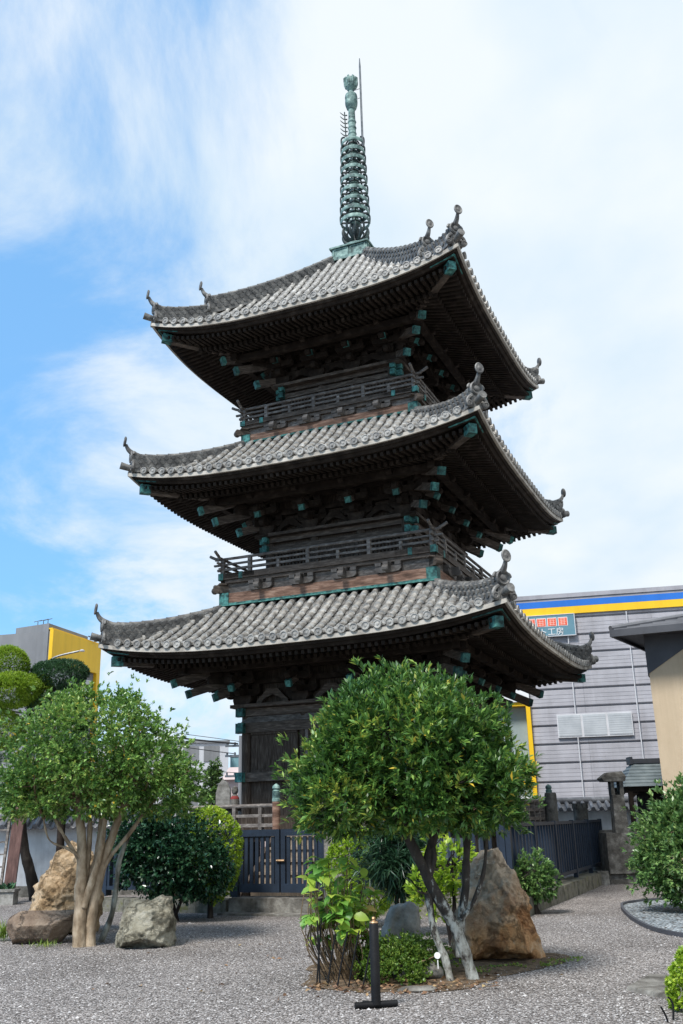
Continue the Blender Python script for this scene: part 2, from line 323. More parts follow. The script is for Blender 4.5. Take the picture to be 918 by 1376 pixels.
def crown(name, blobs, shoots, per, size, width, m, parent=None, off=None, shell=.62, lump=.13, lumps=2.2, up=.35, spread=.75, seed=1., varnoise=.3, zmin=None, droop=.12, gaps=0., clumps=0, csig=.13):
    w = np.array([(b[3]*b[4]+b[4]*b[5]+b[3]*b[5]) for b in blobs]); w = w/w.sum()
    idx = rng.choice(len(blobs), shoots, p=w)
    B = np.array(blobs)[idx]
    d = unit(rng.normal(0,1,(shoots,3)))
    fr = shell + (1-shell)*rng.random(shoots)**.45
    lp = fbm3(d*np.linalg.norm(B[:,3:6],axis=1,keepdims=True)*.6 + B[:,:3]*.37, lumps, seed)
    fr = fr*(1 + lump*np.clip(lp*1.6,-1.2,1))
    C = B[:,:3] + d*B[:,3:6]*fr[:,None]
    nrm = unit(d/B[:,3:6])
    if clumps:                      # most shoots gather in twig clusters, the rest fill in between
        k = rng.choice(shoots, clumps, replace=False); w_ = rng.random(clumps)**1.5 + .12
        a = rng.choice(clumps, shoots, p=w_/w_.sum()); own = rng.random(shoots) < .6
        cs = csig*(.55+.9*rng.random(clumps))
        Cc = C[k][a] + np.clip(rng.normal(0,1,(shoots,3)),-1.5,1.5)*cs[a][:,None]
        C = np.where(own[:,None], Cc, C); nrm = np.where(own[:,None], unit(nrm[k][a]+.9*(Cc-C[k][a])/cs[a][:,None]*.5), nrm)
        hue = np.where(own, rng.normal(0,.16,clumps)[a], 0)
    else: hue = np.zeros(shoots)
    keep = np.ones(shoots, bool)
    if zmin is not None: keep &= C[:,2] > zmin + .12*fbm3(C, 3., seed+5)
    if gaps: keep &= fbm3(C, 2.6, seed+9) > -gaps
    C = C[keep]; nrm = nrm[keep]; hue = hue[keep]; n = len(C)
    sd = unit(nrm + np.array([0,0,up]) + rng.normal(0,.3,(n,3)))
    base = np.repeat(C, per, 0); axis = np.repeat(sd, per, 0)
    k = n*per
    a = unit(rng.normal(0,1,(k,3))); a = unit(a - axis*np.sum(a*axis,1,keepdims=True))
    sp = (spread*(.45+.75*rng.random(k)))[:,None]
    D = unit(axis + a*sp)
    base = base + axis*(rng.random((k,1))-.6)*size*.7
    sz = size*(.55+.55*rng.random(k))*np.repeat(.8+.4*rng.random(n), per)
    vn = np.repeat(fbm3(C, 1.7, seed+3) + hue/max(varnoise,.01), per)
    var = np.clip(rng.random(k)**1.25*.92 + vn*varnoise, 0, .955)
    rare = rng.random(k) > .985
    var[rare] = .96 + .04*rng.random(rare.sum())
    return leaves_mesh(name, base, D, sz, width, droop, m, parent, off, None, var)
def spline(pts, n=6):
    pts = [Vector(p) for p in pts]; out = []
    for i in range(len(pts)-1):
        p0 = pts[max(i-1,0)]; p1 = pts[i]; p2 = pts[i+1]; p3 = pts[min(i+2,len(pts)-1)]
        for k in range(n):
            t = k/n
            out.append(.5*((2*p1)+(p2-p0)*t+(2*p0-5*p1+4*p2-p3)*t*t+(3*p1-p0-3*p2+p3)*t**3))
    out.append(pts[-1]); return out
def limb(mb, pts, r0, r1, sides=9, n=6, wob=.12, flare=0., seed=0):
    P = spline(pts, n); k = len(P)
    rad = []
    for i, p in enumerate(P):
        t = i/(k-1)
        r = r0 + (r1-r0)*t
        r *= 1 + wob*noise.noise(Vector((p.x*5+seed, p.y*5, p.z*6)))
        r *= 1 + flare*max(0, 1-t*6)**2
        rad.append(r)
    mb.tube(P, rad, sides)
    return P
def gnarl(o, amp=.012, f=9.):
    me = o.data
    for v in me.vertices:
        c = v.co; k = noise.fractal(Vector((c.x*f, c.y*f, c.z*f*.35)), 1., 2., 4)
        kn = max(0, noise.noise(Vector((c.x*4+7, c.y*4, c.z*5.5))) - .32)
        v.co = c + v.normal*(amp*k + amp*5*kn)
    me.update(); return o
def twigs(mb, tips_from, blobs, n, r0=.018, seed=3):
    rd = random.Random(seed)
    for i in range(n):
        b = rd.choice(blobs); s = rd.choice(tips_from)
        d = Vector((rd.gauss(0,1), rd.gauss(0,1), abs(rd.gauss(0,.8)))).normalized()
        e = Vector(b[:3]) + Vector((d.x*b[3], d.y*b[4], d.z*b[5]))*.85
        m = Vector(s).lerp(e, .5) + Vector((rd.uniform(-.1,.1), rd.uniform(-.1,.1), rd.uniform(-.05,.12)))
        limb(mb, [s, m, e], r0, .005, 5, 4, .05)

# ------------------------------------------------------------------ camera, world, sun
cd = bpy.data.cameras.new('camera'); cam = bpy.data.objects.new('camera', cd); COL.objects.link(cam)
cd.sensor_fit = 'VERTICAL'; cd.sensor_height = 36; cd.lens = 36*1278.634/1376; cd.clip_end = 3000; cd.clip_start = .05
rx = Vector((.9991713,.03325145,-.02347447)); uz = Vector((.03261191,-.30890797,.95053265)); fw = Vector((-.02435514,.9505105,.30973638))
cam.matrix_world = Matrix(((rx.x,uz.x,-fw.x,0),(rx.y,uz.y,-fw.y,-24),(rx.z,uz.z,-fw.z,1.55),(0,0,0,1)))
scene.camera = cam

SUN_AZ, SUN_EL = R(212), R(55)        # azimuth from +y towards +x
world = bpy.data.worlds.new('World'); scene.world = world; world.use_nodes = True
nt = world.node_tree; bg = nt.nodes['Background']; bg.inputs['Strength'].default_value = .1
sky = nt.nodes.new('ShaderNodeTexSky'); sky.sky_type = 'NISHITA'; sky.sun_disc = False
sky.sun_elevation = SUN_EL; sky.sun_rotation = SUN_AZ; sky.air_density = 1.0; sky.dust_density = .6; sky.ozone_density = 1.5
tc = nt.nodes.new('ShaderNodeTexCoord')
sx = nt.nodes.new('ShaderNodeSeparateXYZ'); nt.links.new(tc.outputs['Generated'], sx.inputs[0])
def M2(op, a, b=None, c=None):
    n = nt.nodes.new('ShaderNodeMath'); n.operation = op
    for i, v in enumerate((a, b, c)):
        if v is None: continue
        if isinstance(v, (int, float)): n.inputs[i].default_value = v
        else: nt.links.new(v, n.inputs[i])
    return n.outputs[0]
den = M2('ADD', M2('ABSOLUTE', sx.outputs[2]), .22)
cx = M2('DIVIDE', sx.outputs[0], den); cy = M2('DIVIDE', sx.outputs[1], den)
cmb = nt.nodes.new('ShaderNodeCombineXYZ'); nt.links.new(cx, cmb.inputs[0]); nt.links.new(cy, cmb.inputs[1])
mp = nt.nodes.new('ShaderNodeMapping'); mp.inputs['Scale'].default_value = (1.2,.92,1); mp.inputs['Location'].default_value = (0.4,2.3,0); mp.inputs['Rotation'].default_value = (0,0,R(25))
nt.links.new(cmb.outputs[0], mp.inputs[0])
cn = nt.nodes.new('ShaderNodeTexNoise'); cn.inputs['Scale'].default_value = 1.5; cn.inputs['Detail'].default_value = 9; cn.inputs['Roughness'].default_value = .62; cn.inputs['Distortion'].default_value = .5
nt.links.new(mp.outputs[0], cn.inputs['Vector'])
bias = M2('MULTIPLY_ADD', sx.outputs[0], .52, .15)           # the cloud bank thickens towards +x
cm = M2('ADD', cn.outputs['Fac'], bias)
mr = nt.nodes.new('ShaderNodeMapRange'); mr.interpolation_type = 'SMOOTHSTEP'
mr.inputs['From Min'].default_value = .40; mr.inputs['From Max'].default_value = .68; mr.inputs['To Min'].default_value = .05
nt.links.new(cm, mr.inputs['Value'])
cn2 = nt.nodes.new('ShaderNodeTexNoise'); cn2.inputs['Scale'].default_value = 2.6; cn2.inputs['Detail'].default_value = 7; nt.links.new(mp.outputs[0], cn2.inputs['Vector'])
cr = nt.nodes.new('ShaderNodeValToRGB'); cr.color_ramp.elements[0].position = .3; cr.color_ramp.elements[0].color = (5.0,6.1,7.05,1); cr.color_ramp.elements[1].position = .62; cr.color_ramp.elements[1].color = (6.5,7.0,7.4,1)
nt.links.new(cn2.outputs['Fac'], cr.inputs[0])
gain = nt.nodes.new('ShaderNodeMix'); gain.data_type = 'RGBA'; gain.blend_type = 'MULTIPLY'; gain.inputs[0].default_value = 1; gain.inputs[7].default_value = (1.15,1.6,1.8,1)
nt.links.new(sky.outputs[0], gain.inputs[6])
cmix = nt.nodes.new('ShaderNodeMix'); cmix.data_type = 'RGBA'
even = nt.nodes.new('ShaderNodeMix'); even.data_type = 'RGBA'; even.inputs[0].default_value = .62; even.inputs[7].default_value = (1.55,4.1,7.6,1)
nt.links.new(gain.outputs[2], even.inputs[6])
nt.links.new(mr.outputs[0], cmix.inputs[0]); nt.links.new(even.outputs[2], cmix.inputs[6]); nt.links.new(cr.outputs[0], cmix.inputs[7])
nt.links.new(cmix.outputs[2], bg.inputs['Color'])

sd = bpy.data.lights.new('sun', 'SUN'); sd.energy = 3.7; sd.angle = R(14); sd.color = (1,.96,.9)
so = bpy.data.objects.new('sun', sd); COL.objects.link(so)
sv = Vector((math.sin(SUN_AZ)*math.cos(SUN_EL), math.cos(SUN_AZ)*math.cos(SUN_EL), math.sin(SUN_EL)))
so.rotation_euler = (-sv).to_track_quat('-Z', 'Y').to_euler(); so.location = (0,0,40)
scene.view_settings.view_transform = 'Standard'; scene.view_settings.look = 'None'; scene.view_settings.exposure = .48; scene.view_settings.gamma = 1
scene.view_settings.use_curve_mapping = False
scene.cycles.max_bounces = 6; scene.cycles.use_denoising = True

# ------------------------------------------------------------------ ground
gm = MB(); gm.add([(-900,-60,0),(900,-60,0),(900,1500,0),(-900,1500,0)], [(0,1,2,3)])
tag(obj('ground', gm, M['gravel'], smooth=None), kind='structure')

def streak(m, amt=.3, scale=1.2):
    nt = m.node_tree; b = nt.nodes['Principled BSDF']; src = b.inputs['Base Color'].links[0].from_socket
    co = coords(nt, (1,1,.07)); n = N(nt,'ShaderNodeTexNoise'); n.inputs['Scale'].default_value = scale; n.inputs['Detail'].default_value = 7; n.inputs['Roughness'].default_value = .7
    nt.links.new(co, n.inputs['Vector'])
    mx = N(nt,'ShaderNodeMix',data_type='RGBA',blend_type='MULTIPLY'); mx.inputs[0].default_value = 1
    nt.links.new(src, mx.inputs[6]); nt.links.new(ramp(nt, n.outputs['Fac'], [(.32,(1-amt,1-amt*1.02,1-amt*1.06)),(.55,(1,1,1)),(.8,(1.06,1.05,1.04))]), mx.inputs[7])
    nt.links.new(mx.outputs[2], b.inputs['Base Color'])
for k_, a_, s_ in (('beige',.16,1.3),('concrete',.3,.5),('yellow',.16,.8),('blue',.14,.8),('plaster',.25,2.),('stone',.4,3.),('far_white',.15,.3),('fence_paint',.3,4.)): streak(M[k_], a_, s_)

def each_differs(m, lo=.45, hi=1.15):
    nt = m.node_tree; b = nt.nodes['Principled BSDF']; src = b.inputs['Base Color'].links[0].from_socket
    oi = N(nt,'ShaderNodeObjectInfo'); mr_ = N(nt,'ShaderNodeMapRange'); mr_.inputs['To Min'].default_value = lo; mr_.inputs['To Max'].default_value = hi
    nt.links.new(oi.outputs['Random'], mr_.inputs['Value'])
    vm = N(nt,'ShaderNodeVectorMath',operation='SCALE'); nt.links.new(src, vm.inputs[0]); nt.links.new(mr_.outputs[0], vm.inputs['Scale'])
    nt.links.new(vm.outputs[0], b.inputs['Base Color'])
each_differs(M['copper'], .4, 1.05); each_differs(M['grey_wood'], .75, 1.15); each_differs(M['beam_wood'], .75, 1.2)

# ------------------------------------------------------------------ the pagoda (its own axes: front is -y)
pag = thing('pagoda', 'dark wooden three-storey pagoda with grey tiled roofs and a green bronze spire', 'pagoda', (0,0,0), YAW)
def RZ(k): return Matrix.Rotation(k*PI/2, 4, 'Z')
def DZ(k): return Matrix.Rotation(k*PI/2 + PI/4, 4, 'Z')     # -y now runs out along a corner diagonal (k=0: the +x,-y corner)
TIERS = [
 dict(b=2.27, z0=1.46, zt=4.22, re=4.71, ze=5.18, lift=.34, rt=2.70, zr=6.52, pr=3.3,  bt=3.1, bz=4.53, col=.76, diag=[(3.53,4.67),(3.28,4.44),(2.83,4.38)], beams=[(2.48,2.68),(3.58,3.80),(3.96,4.13)]),
 dict(b=1.86, z0=6.60, zt=8.44, re=4.38, ze=9.36, lift=.37, rt=2.36, zr=10.86,pr=2.85, bt=2.62,bz=8.81, col=.62, diag=[(3.15,8.93),(2.89,8.68),(2.45,8.46)], beams=[(7.99,8.14),(8.24,8.40)]),
 dict(b=1.55, z0=10.8, zt=12.64,re=4.10, ze=13.43,lift=.48, rt=.62,  zr=16.72,pr=2.5,  bt=2.25,bz=13.12,col=.5,  diag=[(2.79,13.13),(2.54,12.9),(2.14,12.58)], beams=[(12.27,12.40),(12.46,12.60)]),
]
def roof_z(T, r, t):
    v = (T['re']-r)/(T['re']-T['rt'])
    q = abs(t)/max(r,.01)
    up = T['lift']*min(q,1.05)**3.2
    if v <= 0: return T['ze'] + .05 + up
    return T['ze'] + .05 + (T['zr']-T['ze']-.05)*v**1.35 + up*max(0,1-v)
def eave_lift(T, r, t):
    rin = T['b']
    return T['lift']*min(1.0,abs(t)/T['re'])**3.2*max(0,(r-rin)/(T['re']-rin))**1.2

def tiled_roof(T):
    re, rt = T['re'], T['rt']; sp = .262
    mb = MB(); pan = MB(); rd = random.Random(int(re*100))
    n = int((2*re-.3)/sp); n -= (n % 2 == 0)
    courses = max(4, int((re-rt)/.2))
    for k in range(4):
        Mk = RZ(k)
        ts = [(i-(n-1)/2)*sp for i in range(n)]
        # pans: one concave strip between two cover rows, stepped at every course
        for t0 in [a-sp/2 for a in ts] + [ts[-1]+sp/2]:
            for j in range(courses):
                r1 = re - (re-rt)*j/courses; r2 = re - (re-rt)*(j+1)/courses
                lo, hi = t0-sp/2, t0+sp/2
                if min(abs(lo),abs(hi)) > r1: continue
                vs = []; jit = rd.uniform(-.004,.006)
                for (r, dz) in ((r1+.012, -.015), (r1+.012,.03+jit), (r2, .004)):
                    for q in range(5):
                        t = lo + (hi-lo)*q/4
                        t = max(-r, min(r, t))
                        sag = .045*(1-((q-2)/2)**2)
                        vs.append((t, -r, roof_z(T, r, t) + dz - sag))
                fs = []
                for a in range(2):
                    for q in range(4): fs.append((a*5+q, a*5+q+1, a*5+6+q, a*5+5+q))
                pan.add(vs, fs, Mk)
        # cover rows
        for t in ts:
            rend = max(rt-.02, abs(t)+.02)
            L = re + .04 - rend
            if L < .12: continue
            ns = max(1, int(round(L/.24)))
            for j in range(ns):
                ra = re + .04 - L*j/ns; rb = re + .04 - L*(j+1)/ns - .02
                vs = []; j1 = rd.uniform(-.009,.009); j2 = rd.uniform(-.008,.008)
                for (r, rr, dz) in ((ra,.086,.016), (rb,.066,-.004)):
                    z = roof_z(T, r, t) + dz + j2
                    for q in range(7):
                        a = PI*q/6
                        vs.append((t + j1 - rr*math.cos(a), -r, z + rr*1.05*math.sin(a)))
                fs = [(q, q+1, 8+q, 7+q) for q in range(6)] + [(6,5,4,3,2,1,0)]
                mb.add(vs, fs, Mk)
            # round end tile with rim and boss
            r = re + .05; z = roof_z(T, re, t) + .045
            Mt = Mk @ Matrix.Translation((t, -r, z)) @ Matrix.Rotation(PI/2, 4, 'X')
            mb.lathe([(.05,-.06),(.086,-.04),(.088,.018),(.074,.02),(.068,.006),(.03,.006),(.022,.018),(.004,.02)], sides=12, M=Mt)
    return mb, pan

def ridge_path(T, ra, rb, dz=0, n=10):
    out = []
    for i in range(n+1):
        r = ra + (rb-ra)*i/n
        out.append((0, -r*math.sqrt(2), roof_z(T, r, r) + dz))
    return out
def ridge_mesh(T, ra, rb, h, w, sink=0):
    """laid ridge along a corner: courses of flat tiles, each a little proud or shy, with round tiles on top"""
    mb = MB(); n = 16
    P = [(p[0],p[1],p[2]-sink*(i/n)) for i, p in enumerate(ridge_path(T, ra, rb, 0, n))]
    prof = [(-w*.62,-.05),(w*.62,-.05),(w*.62,h*.18),(w*.5,h*.2),(w*.56,h*.4),(w*.44,h*.42),(w*.5,h*.62),(w*.38,h*.64),(w*.44,h*.82),(w*.3,h*.84),(-w*.3,h*.84),(-w*.44,h*.82),(-w*.38,h*.64),(-w*.5,h*.62),(-w*.44,h*.42),(-w*.56,h*.4),(-w*.5,h*.2),(-w*.62,h*.18)]
    m = len(prof); vs = []
    for p in P:
        vs += [(x, p[1], p[2]+z) for x, z in prof]
    fs = [(i*m+q, i*m+(q+1)%m, (i+1)*m+(q+1)%m, (i+1)*m+q) for i in range(n) for q in range(m)]
    fs += [tuple(range(m-1,-1,-1)), tuple(range(n*m,(n+1)*m))]
    mb.add(vs, fs)
    ns = max(3, int((abs(ra-rb)*1.414)/.27))
    for j in range(ns):                     # round tiles on top, one after the other
        a = [Vector(q)-Vector((0,0,sink*((j+e_)/ns))) for e_, q in enumerate(ridge_path(T, ra+(rb-ra)*j/ns, ra+(rb-ra)*(j+1.06)/ns, h*.84, 1))]
        mb.tube(a, [.085,.07], 10)
        q = Vector(a[0]); mb.tube([q+Vector((0,-.02,0)), q+Vector((0,.03,0))], .092, 10)
    n2 = max(4, int((abs(ra-rb)*1.414)/.17))
    for s in (-1,1):                        # rows of small half-round tiles laid along both flanks
        for row, (f, wd) in enumerate(((.22,.60),(.48,.52),(.72,.46))):
            for j in range(n2):
                u_ = (j+.5*(row % 2)+.3)/n2
                p = ridge_path(T, ra+(rb-ra)*u_, rb, h*f - sink*u_, 1)[0]
                mb.tube([(s*w*.3,p[1],p[2]+.01),(s*(w*wd+.035),p[1],p[2]-.015)], .05 if row else .058, 7)
    return mb
def end_tile_mesh(T, r, h):
    """demon-tile block closing a ridge: round face in a rolled frame with curled wings"""
    mb = MB(); p = ridge_path(T, r, r-.1, 0, 1)[0]; y = p[1]; z = p[2]
    mb.box(-.13,.13,y-.05,y+.1,z-.06,z+h*.9)
    Mf = Matrix.Translation((0,y-.05,z+h*.78)) @ Matrix.Diagonal((.8,.9,.8,1)) @ Matrix.Rotation(PI/2,4,'X')
    mb.lathe([(.10,-.12),(.19,-.1),(.2,.02),(.17,.05),(.14,.03),(.12,.01),(.085,.01),(.075,.04),(.03,.06),(.005,.062)], sides=18, M=Mf)
    for s in (-1,1):
        c = [(s*.10, y-.04, z+h*.45),(s*.19,y-.04,z+h*.32),(s*.23,y-.04,z+h*.1),(s*.18,y-.04,z-.03),(s*.13,y-.05,z+.02),(s*.15,y-.06,z+.08)]
        mb.tube(spline(c,4), .04, 7)
        Mc = Matrix.Translation((s*.2,y-.06,z+.02)) @ Matrix.Diagonal((.8,.8,.8,1)) @ Matrix.Rotation(PI/2,4,'X')
        mb.lathe([(.05,-.08),(.085,-.05),(.088,.03),(.06,.04),(.05,.02),(.02,.03),(.003,.03)], sides=12, M=Mc)
        mb.tube(spline([(s*.08,y-.02,z+h*.93),(s*.15,y-.02,z+h*.95),(s*.19,y-.03,z+h*.8)],4), [.04,.035,.035,.035,.035,.035,.035,.03,.025], 7)
    # corner roll tile reaching out below the face
    q = roof_z(T, T['re'], T['re'])
    return mb, (y, z)
def finial_mesh(y, z, h):
    mb = MB()
    c = [(0,y+.14,z+h*.84),(0,y-.02,z+h*.98),(0,y-.12,z+h+.06),(0,y-.175,z+h+.14),(0,y-.20,z+h+.21)]
    P = spline(c,4); k = len(P)
    mb.tube(P, [.085 - .05*i/(k-1) for i in range(k)], 8)
    e = Vector((0,y-.23,z+h+.28))
    Mf = Matrix.Translation(e) @ Matrix.Rotation(PI/2-.12,4,'X') @ Matrix.Diagonal((1,1.3,1,1))
    mb.lathe([(.01,-.035),(.075,-.03),(.1,-.012),(.104,.012),(.088,.026),(.07,.014),(.04,.014),(.03,.024),(.003,.026)], sides=16, M=Mf)
    return mb

def eave_meshes(T):
    re, ze, b = T['re'], T['ze'], T['b']
    pale = MB(); dark = MB(); raf = MB()
    def strip(mb, prof, n=28):
        """prof: list of (r, z) swept along one eave, following the corner lift"""
        for k in range(4):
            vs = []; m = len(prof)
            for i in range(n+1):
                q = -1 + 2*i/n
                q = math.copysign(abs(q)**.75, q)
                for (r, z) in prof:
                    t = q*r
                    vs.append((t, -r, z + eave_lift(T, T['re'] if r > re-.4 else r, q*T['re'] if r > re-.4 else t)))
            fs = [(i*m+j, (i+1)*m+j, (i+1)*m+(j+1)%m, i*m+(j+1)%m) for i in range(n) for j in range(m)]
            mb.add(vs, fs, RZ(k))
    strip(pale, [(re+.03, ze-.065), (re+.03, ze+.02), (re-.16, ze+.02), (re-.16, ze-.065)])
    strip(dark, [(re-.03, ze-.067), (re-.2, ze-.067), (re-.2, ze-.125), (re-.06, ze-.125)])
    strip(dark, [(re-.10, ze-.127), (re-.22, ze-.127), (re-.24, ze-.19), (re-.15, ze-.19)])
    strip(dark, [(re-.19, ze-.02), (re-.95, ze+.06), (re-.95, ze+.03), (re-.2, ze-.06)])
    strip(dark, [(re-.90, ze-.03), (re-.98, ze-.03), (re-.98, ze-.2), (re-.90, ze-.2)])
    strip(dark, [(re-.96, ze-.02), (b-.05, ze+.42), (b-.05, ze+.38), (re-.96, ze-.06)])
    sp = .15
    n = int((re-.3)/sp)
    for k in range(4):
        for i in range(-n, n+1):
            t = i*sp
            for (ra, za, rb, zb, h, w) in ((re-.21, ze-.24, re-.93, ze-.10, .085,.07), (re-.82, ze-.235, b-.02, ze+.27,.10,.075)):
                if abs(t) > ra-.06: continue
                r2 = max(rb, abs(t)+.02)
                if ra - r2 < .06: continue
                f = (ra-r2)/(ra-rb); z2 = za + (zb-za)*f
                raf.bar(RZ(k) @ Vector((t,-ra, za + eave_lift(T, ra+.1, t))), RZ(k) @ Vector((t,-r2, z2 + eave_lift(T, r2, t))), w, h)
    return pale, dark, raf

def beam_ring(b, z0, z1, proud=.05, ext=.0, w=.12):
    mb = MB(); r = b + proud
    for k in range(4):
        mb.box(-r-ext, r+ext, -r, -r+w, z0 + (.002 if k%2 else 0), z1 + (.002 if k%2 else 0), RZ(k))
    return mb
def cap_mesh(b, z0, z1, proud=.05, ext=.16, w=.12, ln=.30):
    """L of copper sheathing the crossing beam ends at the +x,-y corner"""
    mb = MB(); r = b + proud
    mb.box(r-.10, r+ext, -r-.006, -r+w+.006, z0-.006, z1+.006)
    mb.box(r-w-.006, r+.006, -r-ext, -r+.10, z0-.004, z1+.008)
    return mb
def arm_prism(L, h):
    """bracket arm seen side-on: flat top, rounded ends below"""
    e = L/2
    return [(-e,h),(-e,h*.45),(-e+h*.35,h*.12),(-e+h*.9,0),(e-h*.9,0),(e-h*.35,h*.12),(e,h*.45),(e,h)][::-1]
def bracket_mesh(T):
    mb = MB(); b = T['b']; z = T['zt']; H = T['ze']-.02 - z
    st = (T['pr']-b)/3; hh = H/3.4
    mb.prism([(-.16,0),(.16,0),(.22,.1),(.22,.2),(-.22,.2),(-.22,.1)], -b-.26, -b+.1, Matrix.Translation((0,0,z)))
    for i in range(3):
        zz = z + .2 + i*hh*.95; r = b + .06 + st*i
        mb.prism(arm_prism(.78,.16), -r-.07, -r+.07, Matrix.Translation((0,0,zz)))
        for x in (-.3,0,.3):
            mb.box(x-.085,x+.085,-r-.095,-r+.095,zz+.162,zz+.27)
        mb.box(-.06,.06,-r-st-.08,-b+.1,zz+.01,zz+.155)
        mb.tube([(-.065,-r-st-.06,zz+.06),(.065,-r-st-.06,zz+.06)], .085, 10)
    return mb
def tail_mesh(T, r, z, w=.12, diag=False):
    L = .95; k = math.sqrt(2) if diag else 1
    a = Vector((0,-r*k,z)); c = Vector((0,-(r-L*.8)*k, z+.36))
    mb = MB(); mb.bar(a, c, w, w*1.15); d = (c-a).normalized()
    cp = MB(); cp.bar(a - d*.008, a + d*.10, w+.014, w*1.15+.014)
    return mb, cp

fin = {}
for ti, T in enumerate(TIERS):
    b = T['b']; re = T['re']
    # walls
    mb = MB()
    for k in range(4):
        mb.box(-b+.05, b-.05, -b+.04, -b+.12, T['z0'], T['zt']+.9, RZ(k))
    wall = obj('wall', mb, M['body_wood'], pag)
    # pillars
    for k in range(4):
        for t in (-b+.0, -T['col'], T['col']):
            cm_ = MB(); cm_.lathe([(.125,T['z0']),(.125,T['zt'])], c=(t,-b+.06,0), sides=14, M=RZ(k))
            obj('pillar', cm_, M['body_wood'], pag)
    # tie beams with copper ends
    for (z0, z1) in T['beams']:
        bo = obj('tie_beam', beam_ring(b, z0, z1, .09, .12), M['beam_wood'], pag)
        for k in range(4):
            c_ = MB(); s_ = cap_mesh(b, z0, z1, .09, .145); c_.add(s_.v, s_.f, RZ(k)); obj('copper_cap', c_, M['copper'], bo)
    mb = MB()
    for k in range(4):
        mb.box(-b-.28,b+.28,-b-.28,-b-.2+.3,T['zt']-.075+.002*(k%2),T['zt']+.0+.002*(k%2),RZ(k))
    obj('plate_beam', mb, M['beam_wood'], pag)
    if ti == 0:
        mb = MB()
        for k in range(4):
            mb.add([(-b-.08,-b-.11,3.802),(b+.08,-b-.11,3.802),(b,-b-.03,3.955),(-b,-b-.03,3.955)], [(0,1,2,3)], RZ(k))
        obj('weathered_board', mb, M['grey_wood'], pag)
    # bays: door in the middle, barred windows beside it
    zl, zh = {0:(2.68,3.58), 1:(7.28,7.985), 2:(11.5,12.265)}[ti]
    for k in range(4):
        mb = MB(); c = T['col']-.13
        for s in (-1,1):
            for i in range(6):
                w = c/6
                mb.box(s*c/2-c/2+w*i+.006, s*c/2-c/2+w*(i+1)-.006, -b-.012+.004*(i%2), -b+.03, zl+.04, zh-.04, RZ(k))
            mb.box(s*c/2-c/2-.0,s*c/2+c/2,-b-.035,-b-.013,zl+.03,zl+.1,RZ(k))
            mb.box(s*c/2-c/2-.0,s*c/2+c/2,-b-.035,-b-.013,zh-.1,zh-.03,RZ(k))
        dr = obj('door', mb, M['body_wood'], pag)
        mb = MB()
        for s in (-1,1):
            mb.box(s*c+(-.0 if s>0 else -.07), s*c+(.07 if s>0 else .0), -b-.075, -b-.02, zl, zh, RZ(k))
        mb.box(-c-.12,c+.12,-b-.085,-b-.02,zl-.0,zl+.065,RZ(k))
        obj('door_frame', mb, M['grey_wood'] if ti == 0 else M['beam_wood'], dr)
        for s in (-1,1):
            mb = MB(); x0 = T['col']+.15; x1 = b-.16
            nb = max(5,int((x1-x0)/.085)) if ti else 7
            for i in range(nb):
                x = s*(x0+(x1-x0)*(i+.5)/nb)
                hw = .022 if ti else (x1-x0)/nb*.485
                mb.box(x-hw,x+hw,-b-.03+(.006*(i%2) if ti == 0 else 0),-b+.02,zl+.06,zh-.06,RZ(k))
            mb.box(min(s*x0,s*x1),max(s*x0,s*x1),-b-.06,-b+.02,zl,zl+.055,RZ(k)); mb.box(min(s*x0,s*x1),max(s*x0,s*x1),-b-.06,-b+.02,zh-.055,zh,RZ(k))
            obj('lattice_window', mb, M['body_wood'], pag)
    # brackets and tail rafters under the eave
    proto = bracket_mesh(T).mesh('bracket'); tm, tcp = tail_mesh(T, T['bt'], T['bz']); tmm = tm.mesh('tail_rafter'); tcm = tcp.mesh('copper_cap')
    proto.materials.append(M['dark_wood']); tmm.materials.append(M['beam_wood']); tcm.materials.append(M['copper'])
    cols = (-b*.98, -b*.33, b*.33, b*.98)
    for k in range(4):
        for t in cols:
            for nm, me in (('bracket', proto), ('tail_rafter', tmm)):
                o = link(nm, me, None, pag); o.matrix_local = RZ(k) @ Matrix.Translation((t,0,0))
                if nm == 'tail_rafter':
                    c = link('copper_cap', tcm, None, o)
        for (r, z) in T['diag']:
            tm2, tc2 = tail_mesh(T, r, z, .15, True)
            o = obj('corner_rafter', tm2, M['beam_wood'], pag); o.matrix_local = DZ(k)
            obj('copper_cap', tc2, M['copper'], o)
        mb = MB(); H = T['ze']-T['zt']                       # stacked corner arms on the diagonal
        for i in range(3):
            mb.box(-.08,.08,-(b+.3+.36*i)*1.414,-b*1.3,T['zt']+.2+.27*i,T['zt']+.36+.27*i)
            rr = (b+.2+.34*i)*1.414
            mb.box(-.16,.16,-rr-.14,-rr+.14,T['zt']+.362+.27*i,T['zt']+.46+.27*i)
        o = obj('corner_bracket', mb, M['dark_wood'], pag); o.matrix_local = DZ(k)
    mb = MB()
    for k in range(4):                                      # wall plates and outer purlin that the rafters sit on
        for i in range(3):
            r = b + .06 + (T['pr']-b)/3*i; z = T['zt'] + .47 + i*(T['ze']-.02-T['zt'])/3.4*.95
            mb.box(-r-.1,r+.1,-r-.06,-r+.06,z+.002*(k%2),z+.11+.002*(k%2),RZ(k))
        mb.box(-T['pr']-.2,T['pr']+.2,-T['pr']-.08,-T['pr']+.08,T['ze']-.27+.002*(k%2),T['ze']-.1+.002*(k%2),RZ(k))
    obj('purlin', mb, M['dark_wood'], pag)
